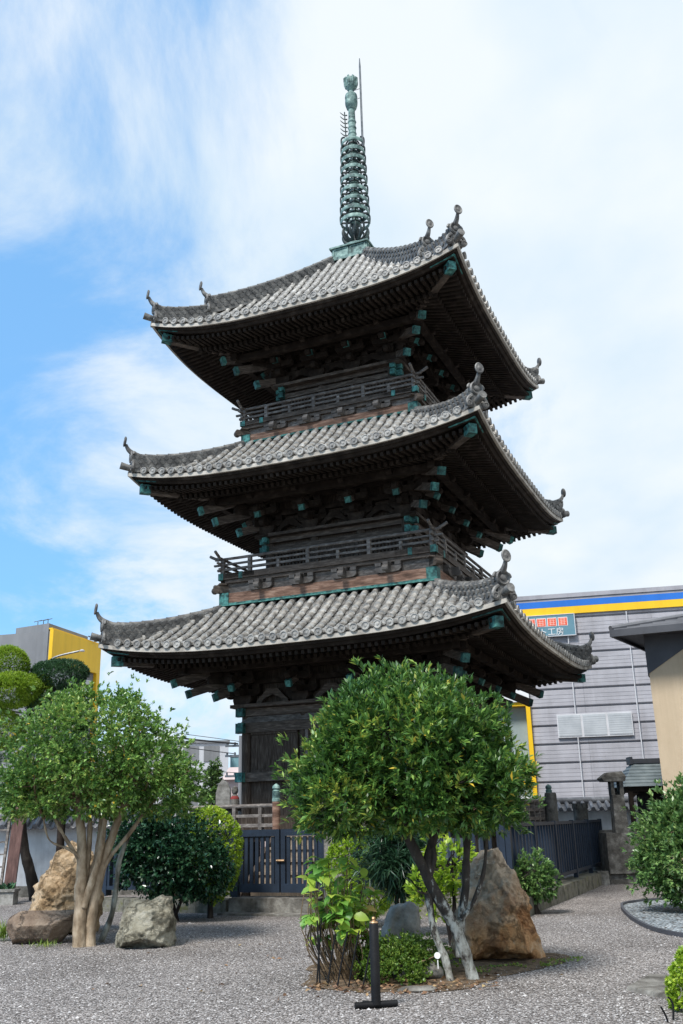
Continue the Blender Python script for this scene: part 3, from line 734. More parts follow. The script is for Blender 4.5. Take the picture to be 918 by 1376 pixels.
    for k in range(4):                                      # carved frog-leg struts between the columns
        for t in (-b*.66, 0, b*.66):
            mb = MB(); mb.prism([(-.42,0),(-.3,0),(-.2,.12),(0,.2),(.2,.12),(.3,0),(.42,0),(.4,.08),(.26,.2),(.14,.34),(-.14,.34),(-.26,.2),(-.4,.08)], -b-.16, -b-.05, RZ(k) @ Matrix.Translation((t,0,T['zt']+.0)))
            obj('carved_strut', mb, M['beam_wood'] if ti == 0 else M['dark_wood'], pag)
    # eave
    pale, dark, raf = eave_meshes(T)
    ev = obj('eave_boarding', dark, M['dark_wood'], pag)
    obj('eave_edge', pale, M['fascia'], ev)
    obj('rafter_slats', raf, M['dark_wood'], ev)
    for k in range(4):
        hz = T['ze'] - .09
        mb = MB(); r0 = re - .19
        a = Vector((0,-(re-.2)*1.414,T['ze']+T['lift']-.37)); c = Vector((0,-(re-1.25)*1.414,hz+.0 + T['lift']*.2)); d = Vector((0,-b*1.38,hz+.36))
        mb.bar(a, c, .17, .2); mb.bar(c, d, .17, .22)
        o = obj('hip_rafter', mb, M['beam_wood'], pag); o.matrix_local = DZ(k)
        u = (c-a).normalized(); cp = MB(); cp.bar(a-u*.01, a+u*.24, .186, .216); obj('copper_cap', cp, M['copper'], o)
        cp = MB(); zz = T['ze'] + T['lift'] - .165          # copper lining folded round the eave corner
        cp.box(-.3,.3,-.012,.012,-.055,.0)
        cc = MB()
        for s in (-1,1):
            e0 = Vector((0,-(re-.12)*1.414,zz+.02)); 
            e1 = Vector((s*.42,-(re-.12)*1.414+.42, T['ze'] + eave_lift(T, re, re-.59) - .155+.02))
            cc.bar(e0, e1, .03, .06)
        o2 = obj('copper_cap', cc, M['copper'], o)
    # roof
    cov, pan = tiled_roof(T)
    rf = obj('tiled_roof', pan, M['tile_dark'], pag, smooth=50)  # pans darker than the covers: shade between the rows put into the colour
    obj('cover_tiles', cov, M['tile'], rf, smooth=50)
    h = .49
    rtop = max(T['rt'], .75)
    for k in range(4):
        two = ti == 2
        rl = re - .06
        o = obj('hip_ridge', ridge_mesh(T, rl, 3.0 if two else rtop-.05, h, .3, .2 if two else .40), M['tile_dark'], rf, smooth=40); o.matrix_local = DZ(k)
        et, (y, z) = end_tile_mesh(T, rl, h)
        o = obj('ridge_end_tile', et, M['tile_dark'], rf, smooth=40); o.matrix_local = DZ(k)
        o = obj('ridge_finial', finial_mesh(y, z, h), M['tile_dark'], rf, smooth=40); o.matrix_local = DZ(k)
        cz = roof_z(T, re, re) + .02
        mb = MB(); mb.tube([(0,-(re-.25)*1.414,cz+.03),(0,-(re+.03)*1.414,cz+.08),(0,-(re+.16)*1.414,cz+.12)], [.075,.08,.09], 12)
        o = obj('corner_tile', mb, M['tile_dark'], rf, smooth=40); o.matrix_local = DZ(k)
        if two:
            o = obj('hip_ridge', ridge_mesh(T, 3.06, .55, .56, .3, .36), M['tile_dark'], rf, smooth=40); o.matrix_local = DZ(k)
            et, (y, z) = end_tile_mesh(T, 3.06, .54)
            o = obj('ridge_end_tile', et, M['tile_dark'], rf, smooth=40); o.matrix_local = DZ(k)
            o = obj('ridge_finial', finial_mesh(y, z, .54), M['tile_dark'], rf, smooth=40); o.matrix_local = DZ(k)

# balconies of the second and third storeys
M['bracket_wood'] = pmat('bracket_wood', [(.3,(.045,.04,.037)),(.52,(.095,.085,.078)),(.75,(.2,.185,.17))], 4, .75, .4, 14, spec=.3)
def balcony(r, zb, zb1, zf0, zf1, rails, inner):
    bal = obj('balcony', (lambda mb: [mb.box(-r-.02,r+.02,-r-.02,-r+.2,zb+.002*(k%2),zb1+.002*(k%2),RZ(k)) for k in range(4)] and mb)(MB()), M['brown_wood'], pag)
    for k in range(4):
        cp = MB(); cp.box(r-.2,r+.045,-r-.045,-r+.21,zb-.006,zb1+.012); q = MB(); q.add(cp.v, cp.f, RZ(k)); obj('copper_cap', q, M['copper'], bal)
    mb = MB()
    for k in range(4): mb.add([(-r-.03,-r-.03,zb+.0),(r+.03,-r-.03,zb+.0),(r+.10,-r-.10,zb-.05),(-r-.10,-r-.10,zb-.05)], [(3,2,1,0)], RZ(k)); mb.box(-r-.03,r+.03,-r-.031,-r-.022,zb-.05,zb+.03,RZ(k))
    obj('copper_flashing', mb, M['copper'], bal)
    mb = MB()
    for k in range(4): mb.box(-r+.06,r-.06,-r+.06,-r+.14,zb1,zf0+.04,RZ(k))
    obj('backing_board', mb, M['grey_wood'], bal)
    mb = MB(); e = r + .06
    for k in range(4):
        mb.box(-e,e,-e,-e+.16,zf0+.002*(k%2),zf1+.002*(k%2),RZ(k))
        mb.box(-e,e,-e+.161,-inner,zf0+.03+.002*(k%2),zf1-.01+.002*(k%2),RZ(k))
        mb.box(-r-.02,r+.02,-r-.02,-r+.1,zf0-.09+.002*(k%2),zf0-.005+.002*(k%2),RZ(k))
    obj('balcony_floor', mb, M['beam_wood'], bal)
    bm_ = MB(); hh = zf0 - .1 - zb1                         # boat-shaped bracket with a curled nose
    bm_.prism(arm_prism(.62,hh*.62), -r-.07, -r+.09, Matrix.Translation((0,0,zb1+hh*.02)))
    for x in (-.24,0,.24): bm_.box(x-.07,x+.07,-r-.085,-r+.08,zb1+hh*.66,zb1+hh*.98)
    bm_.prism([(-.06,0),(.06,0),(.06,hh*.8),(-.06,hh*.8)], -r-.24, -r+.1, Matrix.Translation((0,0,zb1+hh*.1)))
    bm_.tube([(-.07,-r-.21,zb1+hh*.32),(.07,-r-.21,zb1+hh*.32)], .075, 10)
    bm_.tube([(-.06,-r-.12,zb1+hh*.72),(.06,-r-.12,zb1+hh*.72)], .06, 10)
    me = bm_.mesh('balcony_bracket'); me.materials.append(M['bracket_wood'])
    for k in range(4):
        for t in (-.6*r,-.2*r,.2*r,.6*r):
            o = link('balcony_bracket', me, None, bal); o.matrix_local = RZ(k) @ Matrix.Translation((t,0,0))
        mb = MB(); mb.box(-.07,.07,-(r+.14)*1.414,-(r-.2)*1.414,zb1+hh*.1,zb1+hh*.85)
        mb.tube([(-.08,-(r+.11)*1.414,zb1+hh*.35),(.08,-(r+.11)*1.414,zb1+hh*.35)], .085, 10)
        mb.box(-.17,.17,-(r+.0)*1.414-.1,-(r)*1.414+.08,zb1+hh*.86,zb1+hh*1.0)
        o = obj('balcony_bracket', mb, M['beam_wood'], bal); o.matrix_local = DZ(k)
    for k in range(4):                                      # one side of railing: three rails running past the corner, top rail turned up
        rz = []
        mb = MB()
        for j, z in enumerate(rails):
            ext = (.12,.22,.34)[j]; up = (.0,.02,.12)[j]; rad = (.034,.028,.036)[j]
            off = .012*(k%2)
            P = [(-r-ext,-r,z+up+off),(-r-ext*.45,-r,z+up*.25+off),(-r+.1,-r,z+off),(0,-r,z+off),(r-.1,-r,z+off),(r+ext*.45,-r,z+up*.25+off),(r+ext,-r,z+up+off)]
            if j == 2: mb.tube(spline(P,4), rad, 8, M=RZ(k))
            else: mb.box(-r-ext,r+ext,-r-rad,-r+rad,z-rad*.8+off,z+rad*.8+off,RZ(k))
        ra = obj('railing', mb, M['grey_wood'], bal)
        n = 7
        for i in range(n+1):
            t = -r + 2*r*i/n
            if i in (0, n): t *= .985
            mb = MB(); w = .042 if i % 2 else .035
            tall = i % 2 or i in (0,n)
            mb.box(t-w,t+w,-r-.047,-r+.047,zf1,rails[2]-.03 if tall else rails[1]-.034,RZ(k))
            obj('baluster', mb, M['grey_wood'], bal)
        cp = MB()
        for s in (-1,1):
            for dx, w in ((-.12,.07),(.55,.05)):
                x = s*(r-dx if dx > 0 else r+.0)
                cp.box(x-w,x+w,-e-.006,-e+.05,zf0-.004,zf1+.012,RZ(k))
        obj('copper_strap', cp, M['copper'], bal)
balcony(2.72, 6.60, 6.87, 7.21, 7.36, (7.47,7.60,7.74), 1.8)
balcony(2.36, 10.88, 11.08, 11.35, 11.47, (11.57,11.69,11.82), 1.5)

# ground-floor veranda, its railing and the front stair
V = 3.5
mb = MB(); mb.box(-2.9,2.9,-2.9,2.9,0,.42); obj('stone_plinth', mb, M['stone'], pag)
vd = MB()
for k in range(4):
    nb = 24
    for i in range(nb):
        t = -V + 2*V*(i+.5)/nb
        vd.box(t-V/nb+.008,t+V/nb-.008,-V-.06+.02*noise.noise(Vector((i*3.1,k,0))),-2.2,1.37,1.43+.006*noise.noise(Vector((i*1.7,k,3))),RZ(k)) if abs(t) < 2.2 else vd.box(t-V/nb+.008,t+V/nb-.008,-V-.06,-abs(t)+.02 if abs(t) < V else -V,1.37,1.43,RZ(k))
ver = obj('veranda', vd, M['grey_wood'], pag)
mb = MB()
for k in range(4):
    mb.box(-V,V,-V+.05,-V+.17,1.2+.002*(k%2),1.365+.002*(k%2),RZ(k))
obj('veranda_beam', mb, M['dark_wood'], ver)
for k in range(4):
    for t in (-V+.11,-1.75,0,1.75):
        mb = MB(); mb.box(t-.08,t+.08,-V+.03,-V+.19,0,1.2,RZ(k)); obj('veranda_post', mb, M['body_wood'], ver)
mb = MB()
for k in range(4): mb.box(-2.45,2.45,-2.45,-2.33,1.432,1.72,RZ(k)) ; mb.box(-2.4,2.4,-2.4,-2.2,1.432,1.46,RZ(k))
obj('sill_beam', mb, M['body_wood'], pag)
def rail_seg(x0, x1, k):
    mb = MB()
    mb.tube([(x0,-V,1.92),(x1,-V,1.92)], .042, 8, M=RZ(k)); mb.box(x0,x1,-V-.04,-V+.04,1.69,1.75,RZ(k)); mb.box(x0,x1,-V-.055,-V+.055,1.49,1.56,RZ(k))
    ra = obj('veranda_railing', mb, M['grey_wood'], pag)
    n = max(1, int(abs(x1-x0)/.55))
    for i in range(n):
        t = x0 + (x1-x0)*(i+.5)/n
        mb = MB(); mb.box(t-.04,t+.04,-V-.06,-V+.06,1.43,1.9,RZ(k))
        obj('baluster', mb, M['grey_wood'], ra)
def knob_post(x, k):
    mb = MB(); mb.lathe([(.085,1.435),(.085,2.02)], c=(x,-V,0), sides=14, M=RZ(k)); p = obj('railing_post', mb, M['brown_wood'] if k == 0 else M['grey_wood'], pag)
    mb = MB(); mb.lathe([(.088,2.0),(.09,2.05),(.08,2.06),(.084,2.08),(.082,2.2),(.088,2.21),(.06,2.235),(.085,2.27),(.078,2.31),(.04,2.345),(.008,2.365)], c=(x,-V,0), sides=16, M=RZ(k)); obj('knob_cap', mb, M['bronze'], p)
SW = .84
rail_seg(-V+.08,-SW-.05,0); rail_seg(SW+.05,V-.08,0)
for k in (1,2,3): rail_seg(-V+.08,V-.08,k)
knob_post(-SW,0); knob_post(SW,0)
for k in range(4): knob_post(V,k)
st = MB(); ns = 6
for i in range(ns):
    y = -V - .12 - .27*(ns-1-i); z = .2 + (1.32-.2)*i/(ns-1)
    st.box(-SW+.12,SW-.12,y-.17,y+.16,z-.05,z); st.box(-SW+.12,SW-.12,y-.13,y-.09,z-.24,z-.052)
M['stair_wood'] = pmat('pale_stair_wood', [(.3,(.13,.1,.075)),(.55,(.24,.195,.15)),(.8,(.36,.3,.24))], 3, .8, .3, 14, (7,2,2), spec=.25)
stair = obj('stair', st, M['stair_wood'], pag)
for s in (-1,1):
    mb = MB(); mb.bar((s*(SW-.06),-V-.05,1.3),(s*(SW-.06),-V-1.65,.1),.07,.28); obj('stringer', mb, M['body_wood'], stair)

# the spire
zc = 17.0
mb = MB(); mb.box(-.59,.59,-.59,.59,16.80,16.90); mb.box(-.54,.54,-.54,.54,16.90,17.2); mb.box(-.6,.6,-.6,.6,17.2,17.25)
for k in range(4):
    for s in (-1,1):
        for (a,b_,c,d) in ((s*.26-.24,s*.26-.2,16.92,17.18),(s*.26+.2,s*.26+.24,16.92,17.18),(s*.26-.199,s*.26+.199,16.92,16.95),(s*.26-.199,s*.26+.199,17.15,17.18)): mb.box(a,b_,-.562,-.541,c,d,RZ(k))
sp = obj('spire', mb, M['bronze'], pag)
mb = MB(); mb.lathe([(.44,17.25),(.42,17.36),(.34,17.47),(.2,17.54),(.14,17.56)], sides=24); obj('inverted_bowl', mb, M['bronze'], sp)
mb = MB()
for i in range(8):
    a = 2*PI*i/8; c, s = math.cos(a), math.sin(a)
    P = spline([(.13*c,.13*s,17.56),(.3*c,.3*s,17.66),(.40*c,.40*s,17.85),(.38*c,.38*s,18.03)],4)
    mb.tube(P, [.03,.035,.04,.045,.05,.05,.048,.045,.04,.035,.03,.02,.012], 6)
    a += PI/8; c, s = math.cos(a), math.sin(a)
    mb.tube(spline([(.12*c,.12*s,17.7),(.26*c,.26*s,17.85),(.34*c,.34*s,18.02),(.33*c,.33*s,18.16)],4), [.025,.03,.035,.04,.045,.045,.04,.035,.03,.028,.025,.02,.01], 6)
obj('lotus_cup', mb, M['bronze_dark'], sp)
mb = MB(); mb.lathe([(.11,17.5),(.085,21.2),(.085,22.4)], sides=14); obj('spire_shaft', mb, M['bronze_dark'], sp)
zs = [18.3,18.62,18.96,19.32,19.70,20.07,20.42,20.74,21.06]
for i, z in enumerate(zs):
    Rr = .425 - .09*i/8
    mb = MB(); hh = .06
    mb.lathe([(Rr-.02,-hh),(Rr,-hh),(Rr+.012,0),(Rr,hh),(Rr-.02,hh),(Rr-.02,-hh)], c=(0,0,z), sides=28, capped=False)
    mb.lathe([(.09,-.1),(.14,-.06),(.14,.06),(.09,.1)], c=(0,0,z), sides=14)
    ring = obj('spire_ring', mb, M['bronze'], sp)
    sk = MB(); sk.lathe([(.141,-.03),(.16,-.02),(.16,.02),(.141,.03)], c=(0,0,z), sides=16)
    for q in range(5):
        a = R((21.75,201.75,75,150,296)[q]); c, s = math.cos(a), math.sin(a)
        sk.bar((.15*c,.15*s,z),(Rr*c-.01*c,Rr*s-.01*s,z),.035,.05)
        R2 = Rr + .015
        if q < 4: sk.tube(spline([(R2*c-.02*c,R2*s-.02*s,z-.04),((R2-.005)*c,(R2-.005)*s,z+.1),((R2-.008)*c,(R2-.008)*s,z+.2),((R2-.04)*c,(R2-.04)*s,z+.27),((R2-.12)*c,(R2-.12)*s,z+.29)],3), .027, 6)
    obj('ring_spoke', sk, M['bronze_dark'], sp)
mb = MB(); mb.lathe([(.09,21.2),(.14,21.25),(.115,21.4),(.11,21.9),(.10,22.35)], sides=14)
for z in (21.4,21.62,21.84): mb.lathe([(.115,z),(.135,z+.05),(.112,z+.1)], sides=14)
obj('upper_shaft', mb, M['bronze'], sp)
mb = MB()
for q in range(1):
    Mq = Matrix.Rotation(R(196),4,'Z')
    for i in range(6):
        z = 21.42 + .15*i
        mb.tube(spline([(.14,0,z),(.25,0,z+.02),(.36,0,z+.14)],3), [.022,.022,.02,.018,.016,.013,.008], 5, M=Mq)
    mb.tube([(.2,0,21.38),(.22,0,22.3)], .018, 5, M=Mq)
obj('flame_ornament', mb, M['bronze_dark'], sp)
mb = MB(); mb.lathe([(.1,22.36),(.15,22.40),(.185,22.52),(.195,22.62),(.188,22.78),(.195,22.80),(.18,22.9),(.10,22.98),(.075,23.02)], sides=22); obj('lower_jewel', mb, M['bronze'], sp)
mb = MB(); mb.lathe([(.07,23.0),(.075,23.08),(.12,23.12),(.165,23.22),(.2,23.36),(.215,23.46),(.12,23.47),(.02,23.48)], sides=22)
for q in range(8):
    a = 2*PI*q/8; c, s = math.cos(a), math.sin(a)
    mb.tube(spline([(.2*c,.2*s,23.22),(.235*c,.235*s,23.36),(.17*c,.17*s,23.5),(.07*c,.07*s,23.66)],3), [.03,.03,.03,.028,.026,.024,.02,.015,.008,.005], 5) if False else mb.tube([(.15*c,.15*s,23.2),(.19*c,.19*s,23.36),(.2*c,.2*s,23.48),(.15*c,.15*s,23.58)], [.035,.05,.045,.01], 5)
obj('top_jewel', mb, M['bronze'], sp)
lr = Vector((.3,-.12,0)); lr = Matrix.Rotation(-YAW,4,'Z') @ lr
mb = MB(); mb.tube([(lr.x,lr.y,20.9),(lr.x,lr.y,23.9),(lr.x,lr.y,24.2)], [.034,.03,.012], 6)
for z in (21.0,22.7,23.05): mb.tube([(lr.x,lr.y,z),(0,0,z)], .012, 5)
obj('lightning_rod', mb, M['steel'], sp)

# ------------------------------------------------------------------ fences round the pagoda
def local_thing(name, label, cat, x, y, z=0, group=None): return thing(name, label, cat, L2W(x,y,z), YAW, group)
def run_fence(t, A, B, zb, zt, n, face=-1):
    """slat run in the thing's own axes between A and B (2D)"""
    A = Vector((*A,0)); B = Vector((*B,0)); d = (B-A).normalized(); Lg = (B-A).length
    mb = MB()
    for i in range(n):
        p = A + d*Lg*(i+.5)/n
        mb.bar(p+Vector((0,0,zb+.09)), p+Vector((0,0,zt-.03)), .055, .045, d.cross(Vector((0,0,1))))
    obj('fence_slats', mb, M['fence_paint'], t)
    for z, h in ((zb+.10,.07),(zt-.03,.06)):
        mb = MB(); mb.bar(A+Vector((0,0,z)), B+Vector((0,0,z)), .065, h); obj('rail', mb, M['fence_paint'], t)
    k = max(1, int(Lg/1.9))
    for i in range(k+1):
        p = A + d*Lg*i/k
        mb = MB(); mb.box(p.x-.045,p.x+.045,p.y-.045,p.y+.045,zb-.05,zt+.015); obj('post', mb, M['fence_paint'], t)
gate = local_thing('double_gate', 'low navy slatted double gate with a brass latch in front of the pagoda', 'gate', .34, -5.6)
for s in (-1,1):
    mb = MB(); c = .1; x0, x1 = (s*.015, s*.87) if s > 0 else (-.87, -.015)
    mb.add([(x,y,z) for y in (-.035,.035) for (x,z) in ((x0,.35),(x1,.35),(x1,1.45),(x0,1.45),(x0+.09,.5),(x1-.09,.5),(x1-.09,1.33),(x0+.09,1.33))],
           [(0,1,5,4),(1,2,6,5),(2,3,7,6),(3,0,4,7),(9,8,12,13),(10,9,13,14),(11,10,14,15),(8,11,15,12),(0,8,9,1),(1,9,10,2),(2,10,11,3),(3,11,8,0),(5,13,12,4),(6,14,13,5),(7,15,14,6),(4,12,15,7)])
    lf = obj('gate_leaf', mb, M['fence_paint'], gate)
    mb = MB()
    for i in range(6):
        x = x0+.09+(x1-x0-.18)*(i+.5)/6
        mb.box(x-.033,x+.033,-.016,.016,.5,1.32)
    obj('gate_slats', mb, M['fence_paint'], lf)
for s in (-1,1):
    mb = MB(); mb.box(s*.94-.06,s*.94+.06,-.055,.055,.2,1.46); obj('gate_post', mb, M['fence_paint'], gate)
mb = MB(); mb.tube([(-.06,-.055,.9),(.1,-.055,.9)], .022, 8); mb.lathe([(.03,-.01),(.035,.0),(.03,.02)], c=(-.03,-.05,.9), sides=10)
obj('latch', mb, M['brass'], gate)
blk = local_thing('step_block', 'worn grey stone step in front of the navy gate', 'step', .35, -5.65)
mb = MB(); mb.box(-.95,.85,-.22,.32,0,.27); b_ = obj('step_slab', mb, M['stone'], blk)
mb = MB(); mb.box(-1.0,.95,-.55,-.225,0,.035); obj('tread_slab', mb, M['stone'], blk)
fr = local_thing('slat_fence', 'navy vertical slat fence running back beside the rusty boulder to the stone block', 'fence', 4.65, -5.6)
run_fence(fr, (-.0,0), (0,9.5), .32, 1.46, 38)
ff = local_thing('slat_fence', 'navy slat fence between the stone post and the fence corner behind the leaning tree', 'fence', 1.75, -5.6)
run_fence(ff, (.05,0), (2.8,0), .32, 1.46, 19)
fl = local_thing('slat_fence', 'navy slat fence left of the gate behind the dark round camellia', 'fence', -.62, -5.6)
run_fence(fl, (-.05,0), (-2.95,0), .32, 1.46, 20)
fb = local_thing('slat_fence', 'navy slat fence returning back from the corner behind the tan trunks', 'fence', -3.57, -5.6)
run_fence(fb, (0,.1), (0,8), .32, 1.46, 32)
def kerb_mesh(x0, x1, y0, y1, n, along, h=.27):
    mb = MB(); rd = random.Random(int(abs(x0*77+y0*13)))
    L0, L1 = (y0,y1) if along == 'y' else (x0,x1)
    p = L0
    while p < L1-.05:
        q = min(L1, p + rd.uniform(.55,.95)); j = rd.uniform(-.02,.02); hh = h + rd.uniform(-.02,.02)
        if along == 'y': mb.box(x0+j,x1+j,p+.006,q-.006,-.05,hh)
        else: mb.box(p+.006,q-.006,y0+j,y1+j,-.05,hh)
        p = q
    return mb
M['mossy_stone'] = pmat('mossy_kerb_stone', [(.28,(.05,.048,.035)),(.45,(.13,.125,.1)),(.56,(.2,.19,.16)),(.66,(.12,.125,.045)),(.8,(.36,.35,.31))], 5, .95, .7, 26, spec=.15)
kb = local_thing('stone_kerb', 'mossy rough stone kerb under the right-hand navy fence', 'kerb', 4.68, -5.6)
obj('kerb_stones', kerb_mesh(-.24,.2,-.35,9.6,9,'y'), M['mossy_stone'], kb)
kf = local_thing('stone_kerb', 'stone kerb under the navy fence between the gate step and the fence corner', 'kerb', 1.5, -5.62)
obj('kerb_stones', kerb_mesh(-.2,2.9,-.22,.2,4,'x'), M['mossy_stone'], kf)
kl = local_thing('stone_kerb', 'stone kerb below the camellia left of the gate step', 'kerb', -.7, -5.62)
obj('kerb_stones', kerb_mesh(-3.1,.05,-.2,.22,4,'x',.24), M['mossy_stone'], kl)
sp_ = local_thing('stone_post', 'square weathered stone post just right of the navy gate', 'stone post', 1.62, -5.95)
mb = MB(); mb.box(-.17,.17,-.15,.15,0,1.53); mb.add([(-.17,-.15,1.53),(.17,-.15,1.53),(.17,.15,1.53),(-.17,.15,1.53),(-.12,-.1,1.585),(.12,-.1,1.585),(.12,.1,1.585),(-.12,.1,1.585)], [(0,1,5,4),(1,2,6,5),(2,3,7,6),(3,0,4,7),(4,5,6,7)])
obj('shaft', mb, M['stone'], sp_)

# stone uprights seen over the fence
def round_post(x, y, r, h, label, cat='stone post', notch=False):
    t = thing('stone_post', label, cat, (x,y,0))
    mb = MB(); pr = [(r*1.03,0),(r,.3),(r*.98,h*.6),(r*.97,h-.06),(r*.9,h-.01),(r*.6,h),(.01,h)]
    mb.lathe(pr, sides=20)
    if notch:
        for i in range(9):
            a = 2*PI*i/9; mb.box(-.05,.05,r*.72,r*1.06,h-.09,h+.045, Matrix.Rotation(a,4,'Z'))
    obj('shaft', mb, M['stone'], t)
round_post(4.42, 1.05, .155, 2.13, 'tall round weathered stone post behind the navy fence')
round_post(5.6, 3.35, .20, 1.84, 'squat round stone post with a notched crown behind the navy fence end', notch=True)

# stone lantern on its block at the end of the fence
ln = thing('stone_lantern', 'weathered stone lantern pillar with an overhanging cap on a big lichened block', 'stone lantern', (5.9,.45,0))
mb = MB(); mb.box(-.47,.43,-.22,.5,.0,.24)
mb.box(-.4,.45,-.3,.55,.24,1.15); base = obj('base_block', mb, M['dark_stone'], ln)
mb = MB(); pr = [(-.14,1.15),(.18,1.15),(.15,2.02),(-.12,2.02)]; mb.prism(pr, -.2,.16); sh = obj('pillar', mb, M['dark_stone'], ln)
mb = MB(); mb.box(-.13,-.05,-.16,.14,2.02,2.34); mb.box(.08,.17,-.16,.14,2.02,2.34); mb.box(-.06,.11,.08,.14,2.02,2.1); obj('light_chamber', mb, M['dark_stone'], ln)
mb = MB(); mb.add([(-.3,-.26,2.34),(.2,-.26,2.33),(.2,.26,2.33),(-.3,.26,2.34),(-.36,-.28,2.42),(.23,-.27,2.45),(.23,.27,2.45),(-.36,.28,2.42),(-.19,-.16,2.55),(.17,-.15,2.57),(.17,.15,2.57),(-.19,.16,2.55)], [(3,2,1,0),(0,1,5,4),(1,2,6,5),(2,3,7,6),(3,0,4,7),(4,5,9,8),(5,6,10,9),(6,7,11,10),(7,4,8,11),(8,9,10,11)])
obj('cap_stone', mb, M['dark_stone'], ln)
cs = thing('corner_stone', 'small dark cube of stone at the left foot of the lantern block', 'stone', (5.33,.22,0))
mb = MB(); mb.add([(-.14,-.14,0),(.13,-.15,0),(.14,.14,0),(-.13,.14,0),(-.13,-.12,.3),(.12,-.13,.31),(.12,.12,.3),(-.12,.12,.31)], [(3,2,1,0),(4,5,6,7),(0,1,5,4),(1,2,6,5),(2,3,7,6),(3,0,4,7)])
obj('stone_cube', mb, M['stone'], cs)

# little roofed shrine behind the lantern
shn = thing('small_shrine', 'small wooden shrine with a greenish hipped roof behind the stone lantern', 'shrine', (7.75,3.4,0))
mb = MB(); e = 1.15; zt = 2.27
mb.add([(-e,-.9,zt),(e,-.9,zt),(e,.9,zt),(-e,.9,zt),(-.62,-.12,zt+.62),(.62,-.12,zt+.62),(.62,.12,zt+.62),(-.62,.12,zt+.62)], [(0,1,5,4),(1,2,6,5),(2,3,7,6),(3,0,4,7),(4,5,6,7),(3,2,1,0)])
for i in range(1,7):
    f = i/7; z = zt+.62*f; x = e+(.62-e)*f; y = .9+(.12-.9)*f
    mb.box(-x-.01,x+.01,-y-.018,-y+.02,z-.012,z+.014); mb.box(-x-.018,-x+.02,-y,y,z-.012,z+.014)
rf_ = obj('roof', mb, M['green_roof'], shn)
mb = MB(); mb.box(-.66,.66,-.17,.17,zt+.622,zt+.74); mb.box(-.7,-.62,-.2,.2,zt+.6,zt+.8); mb.box(.62,.7,-.2,.2,zt+.6,zt+.8); obj('ridge_box', mb, M['clad_dark'], rf_)
mb = MB(); mb.box(-1.08,1.08,-.82,-.72,zt-.13,zt-.003); mb.box(-1.08,1.08,.72,.82,zt-.13,zt-.003); mb.box(-.98,-.88,-.719,.719,zt-.13,zt-.003); obj('eave_beam', mb, M['dark_wood'], shn)
for x in (-.93,.93):
    for y in (-.77,.77):
        mb = MB(); mb.box(x-.055,x+.055,y-.055,y+.055,.25,zt-.131); mb.prism([(x,zt-.3),(x+.05,zt-.3),(x+.26,zt-.132),(x,zt-.132)] if x < 0 else [(x-.26,zt-.132),(x-.05,zt-.3),(x,zt-.3),(x,zt-.132)], y-.02, y+.02); obj('post', mb, M['dark_wood'], shn)
mb = MB(); mb.box(-.42,.95,-.6,.6,.9,zt-.14); mb.prism([(-.5,1.5),(.95,1.5),(.95,1.62),(-.42,1.62)],-.66,.66); obj('sanctum', mb, M['dark_wood'], shn)
mb = MB(); mb.box(-1.0,1.0,-.85,.85,0,.9); obj('stone_base', mb, M['stone'], shn)
iw = thing('stone_ledge', 'long low dark stone ledge behind the lantern block', 'stone ledge', (7.2,1.9,0))
mb = MB(); mb.box(-1.7,2.4,-.2,.3,0,1.12); mb.box(-1.76,2.45,-.26,.36,1.122,1.2); obj('ledge_stone', mb, M['stone'], iw)

# boundary wall with tiled coping
def coped_wall(name, label, x0, x1, y, zt, wallmat, parent_loc):
    t = thing(name, label, 'wall', parent_loc)
    ox, oy, oz = parent_loc
    mb = MB(); mb.box(x0-ox,x1-ox,-.12,.12,0,zt-.3); w = obj('wall_panel', mb, wallmat, t)
    mb = MB(); mb.box(x0-ox,x1-ox,-.17,.17,0,.25); obj('wall_footing', mb, M['stone'], t)
    cp = MB()
    cp.add([(x0-ox,-.42,zt-.3),(x1-ox,-.42,zt-.3),(x1-ox,0,zt-.05),(x0-ox,0,zt-.05),(x0-ox,.42,zt-.3),(x1-ox,.42,zt-.3)], [(0,1,2,3),(3,2,5,4),(0,4,5,1)])
    n = int((x1-x0)/.27)
    for i in range(n):
        x = x0-ox+.135+.27*i
        for s in (-1,1):
            cp.tube([(x,s*.46,zt-.28),(x,0,zt-.02)], .075, 8)
            P = [(x+.0675+.0225*q, s*.445, zt-.295-.045*math.sin(PI*q/6)) for q in range(7)]
            cp.tube(P, .03, 6)
    cp.tube([(x0-ox,0,zt+.0),(x1-ox,0,zt+.0)], .12, 10)
    obj('tiled_coping', cp, M['wall_tile'], t, smooth=40)
    return t
coped_wall('boundary_wall', 'low plaster wall with pale wavy tiled coping in front of the ribbed grey building', 1.5, 16, 10, 2.05, M['plaster'], (6,10,0))
coped_wall('boundary_wall', 'white plaster wall with dark tiled coping behind the tan tree trunks', -16, -5.2, .7, 1.9, M['plaster'], (-8,.7,0))

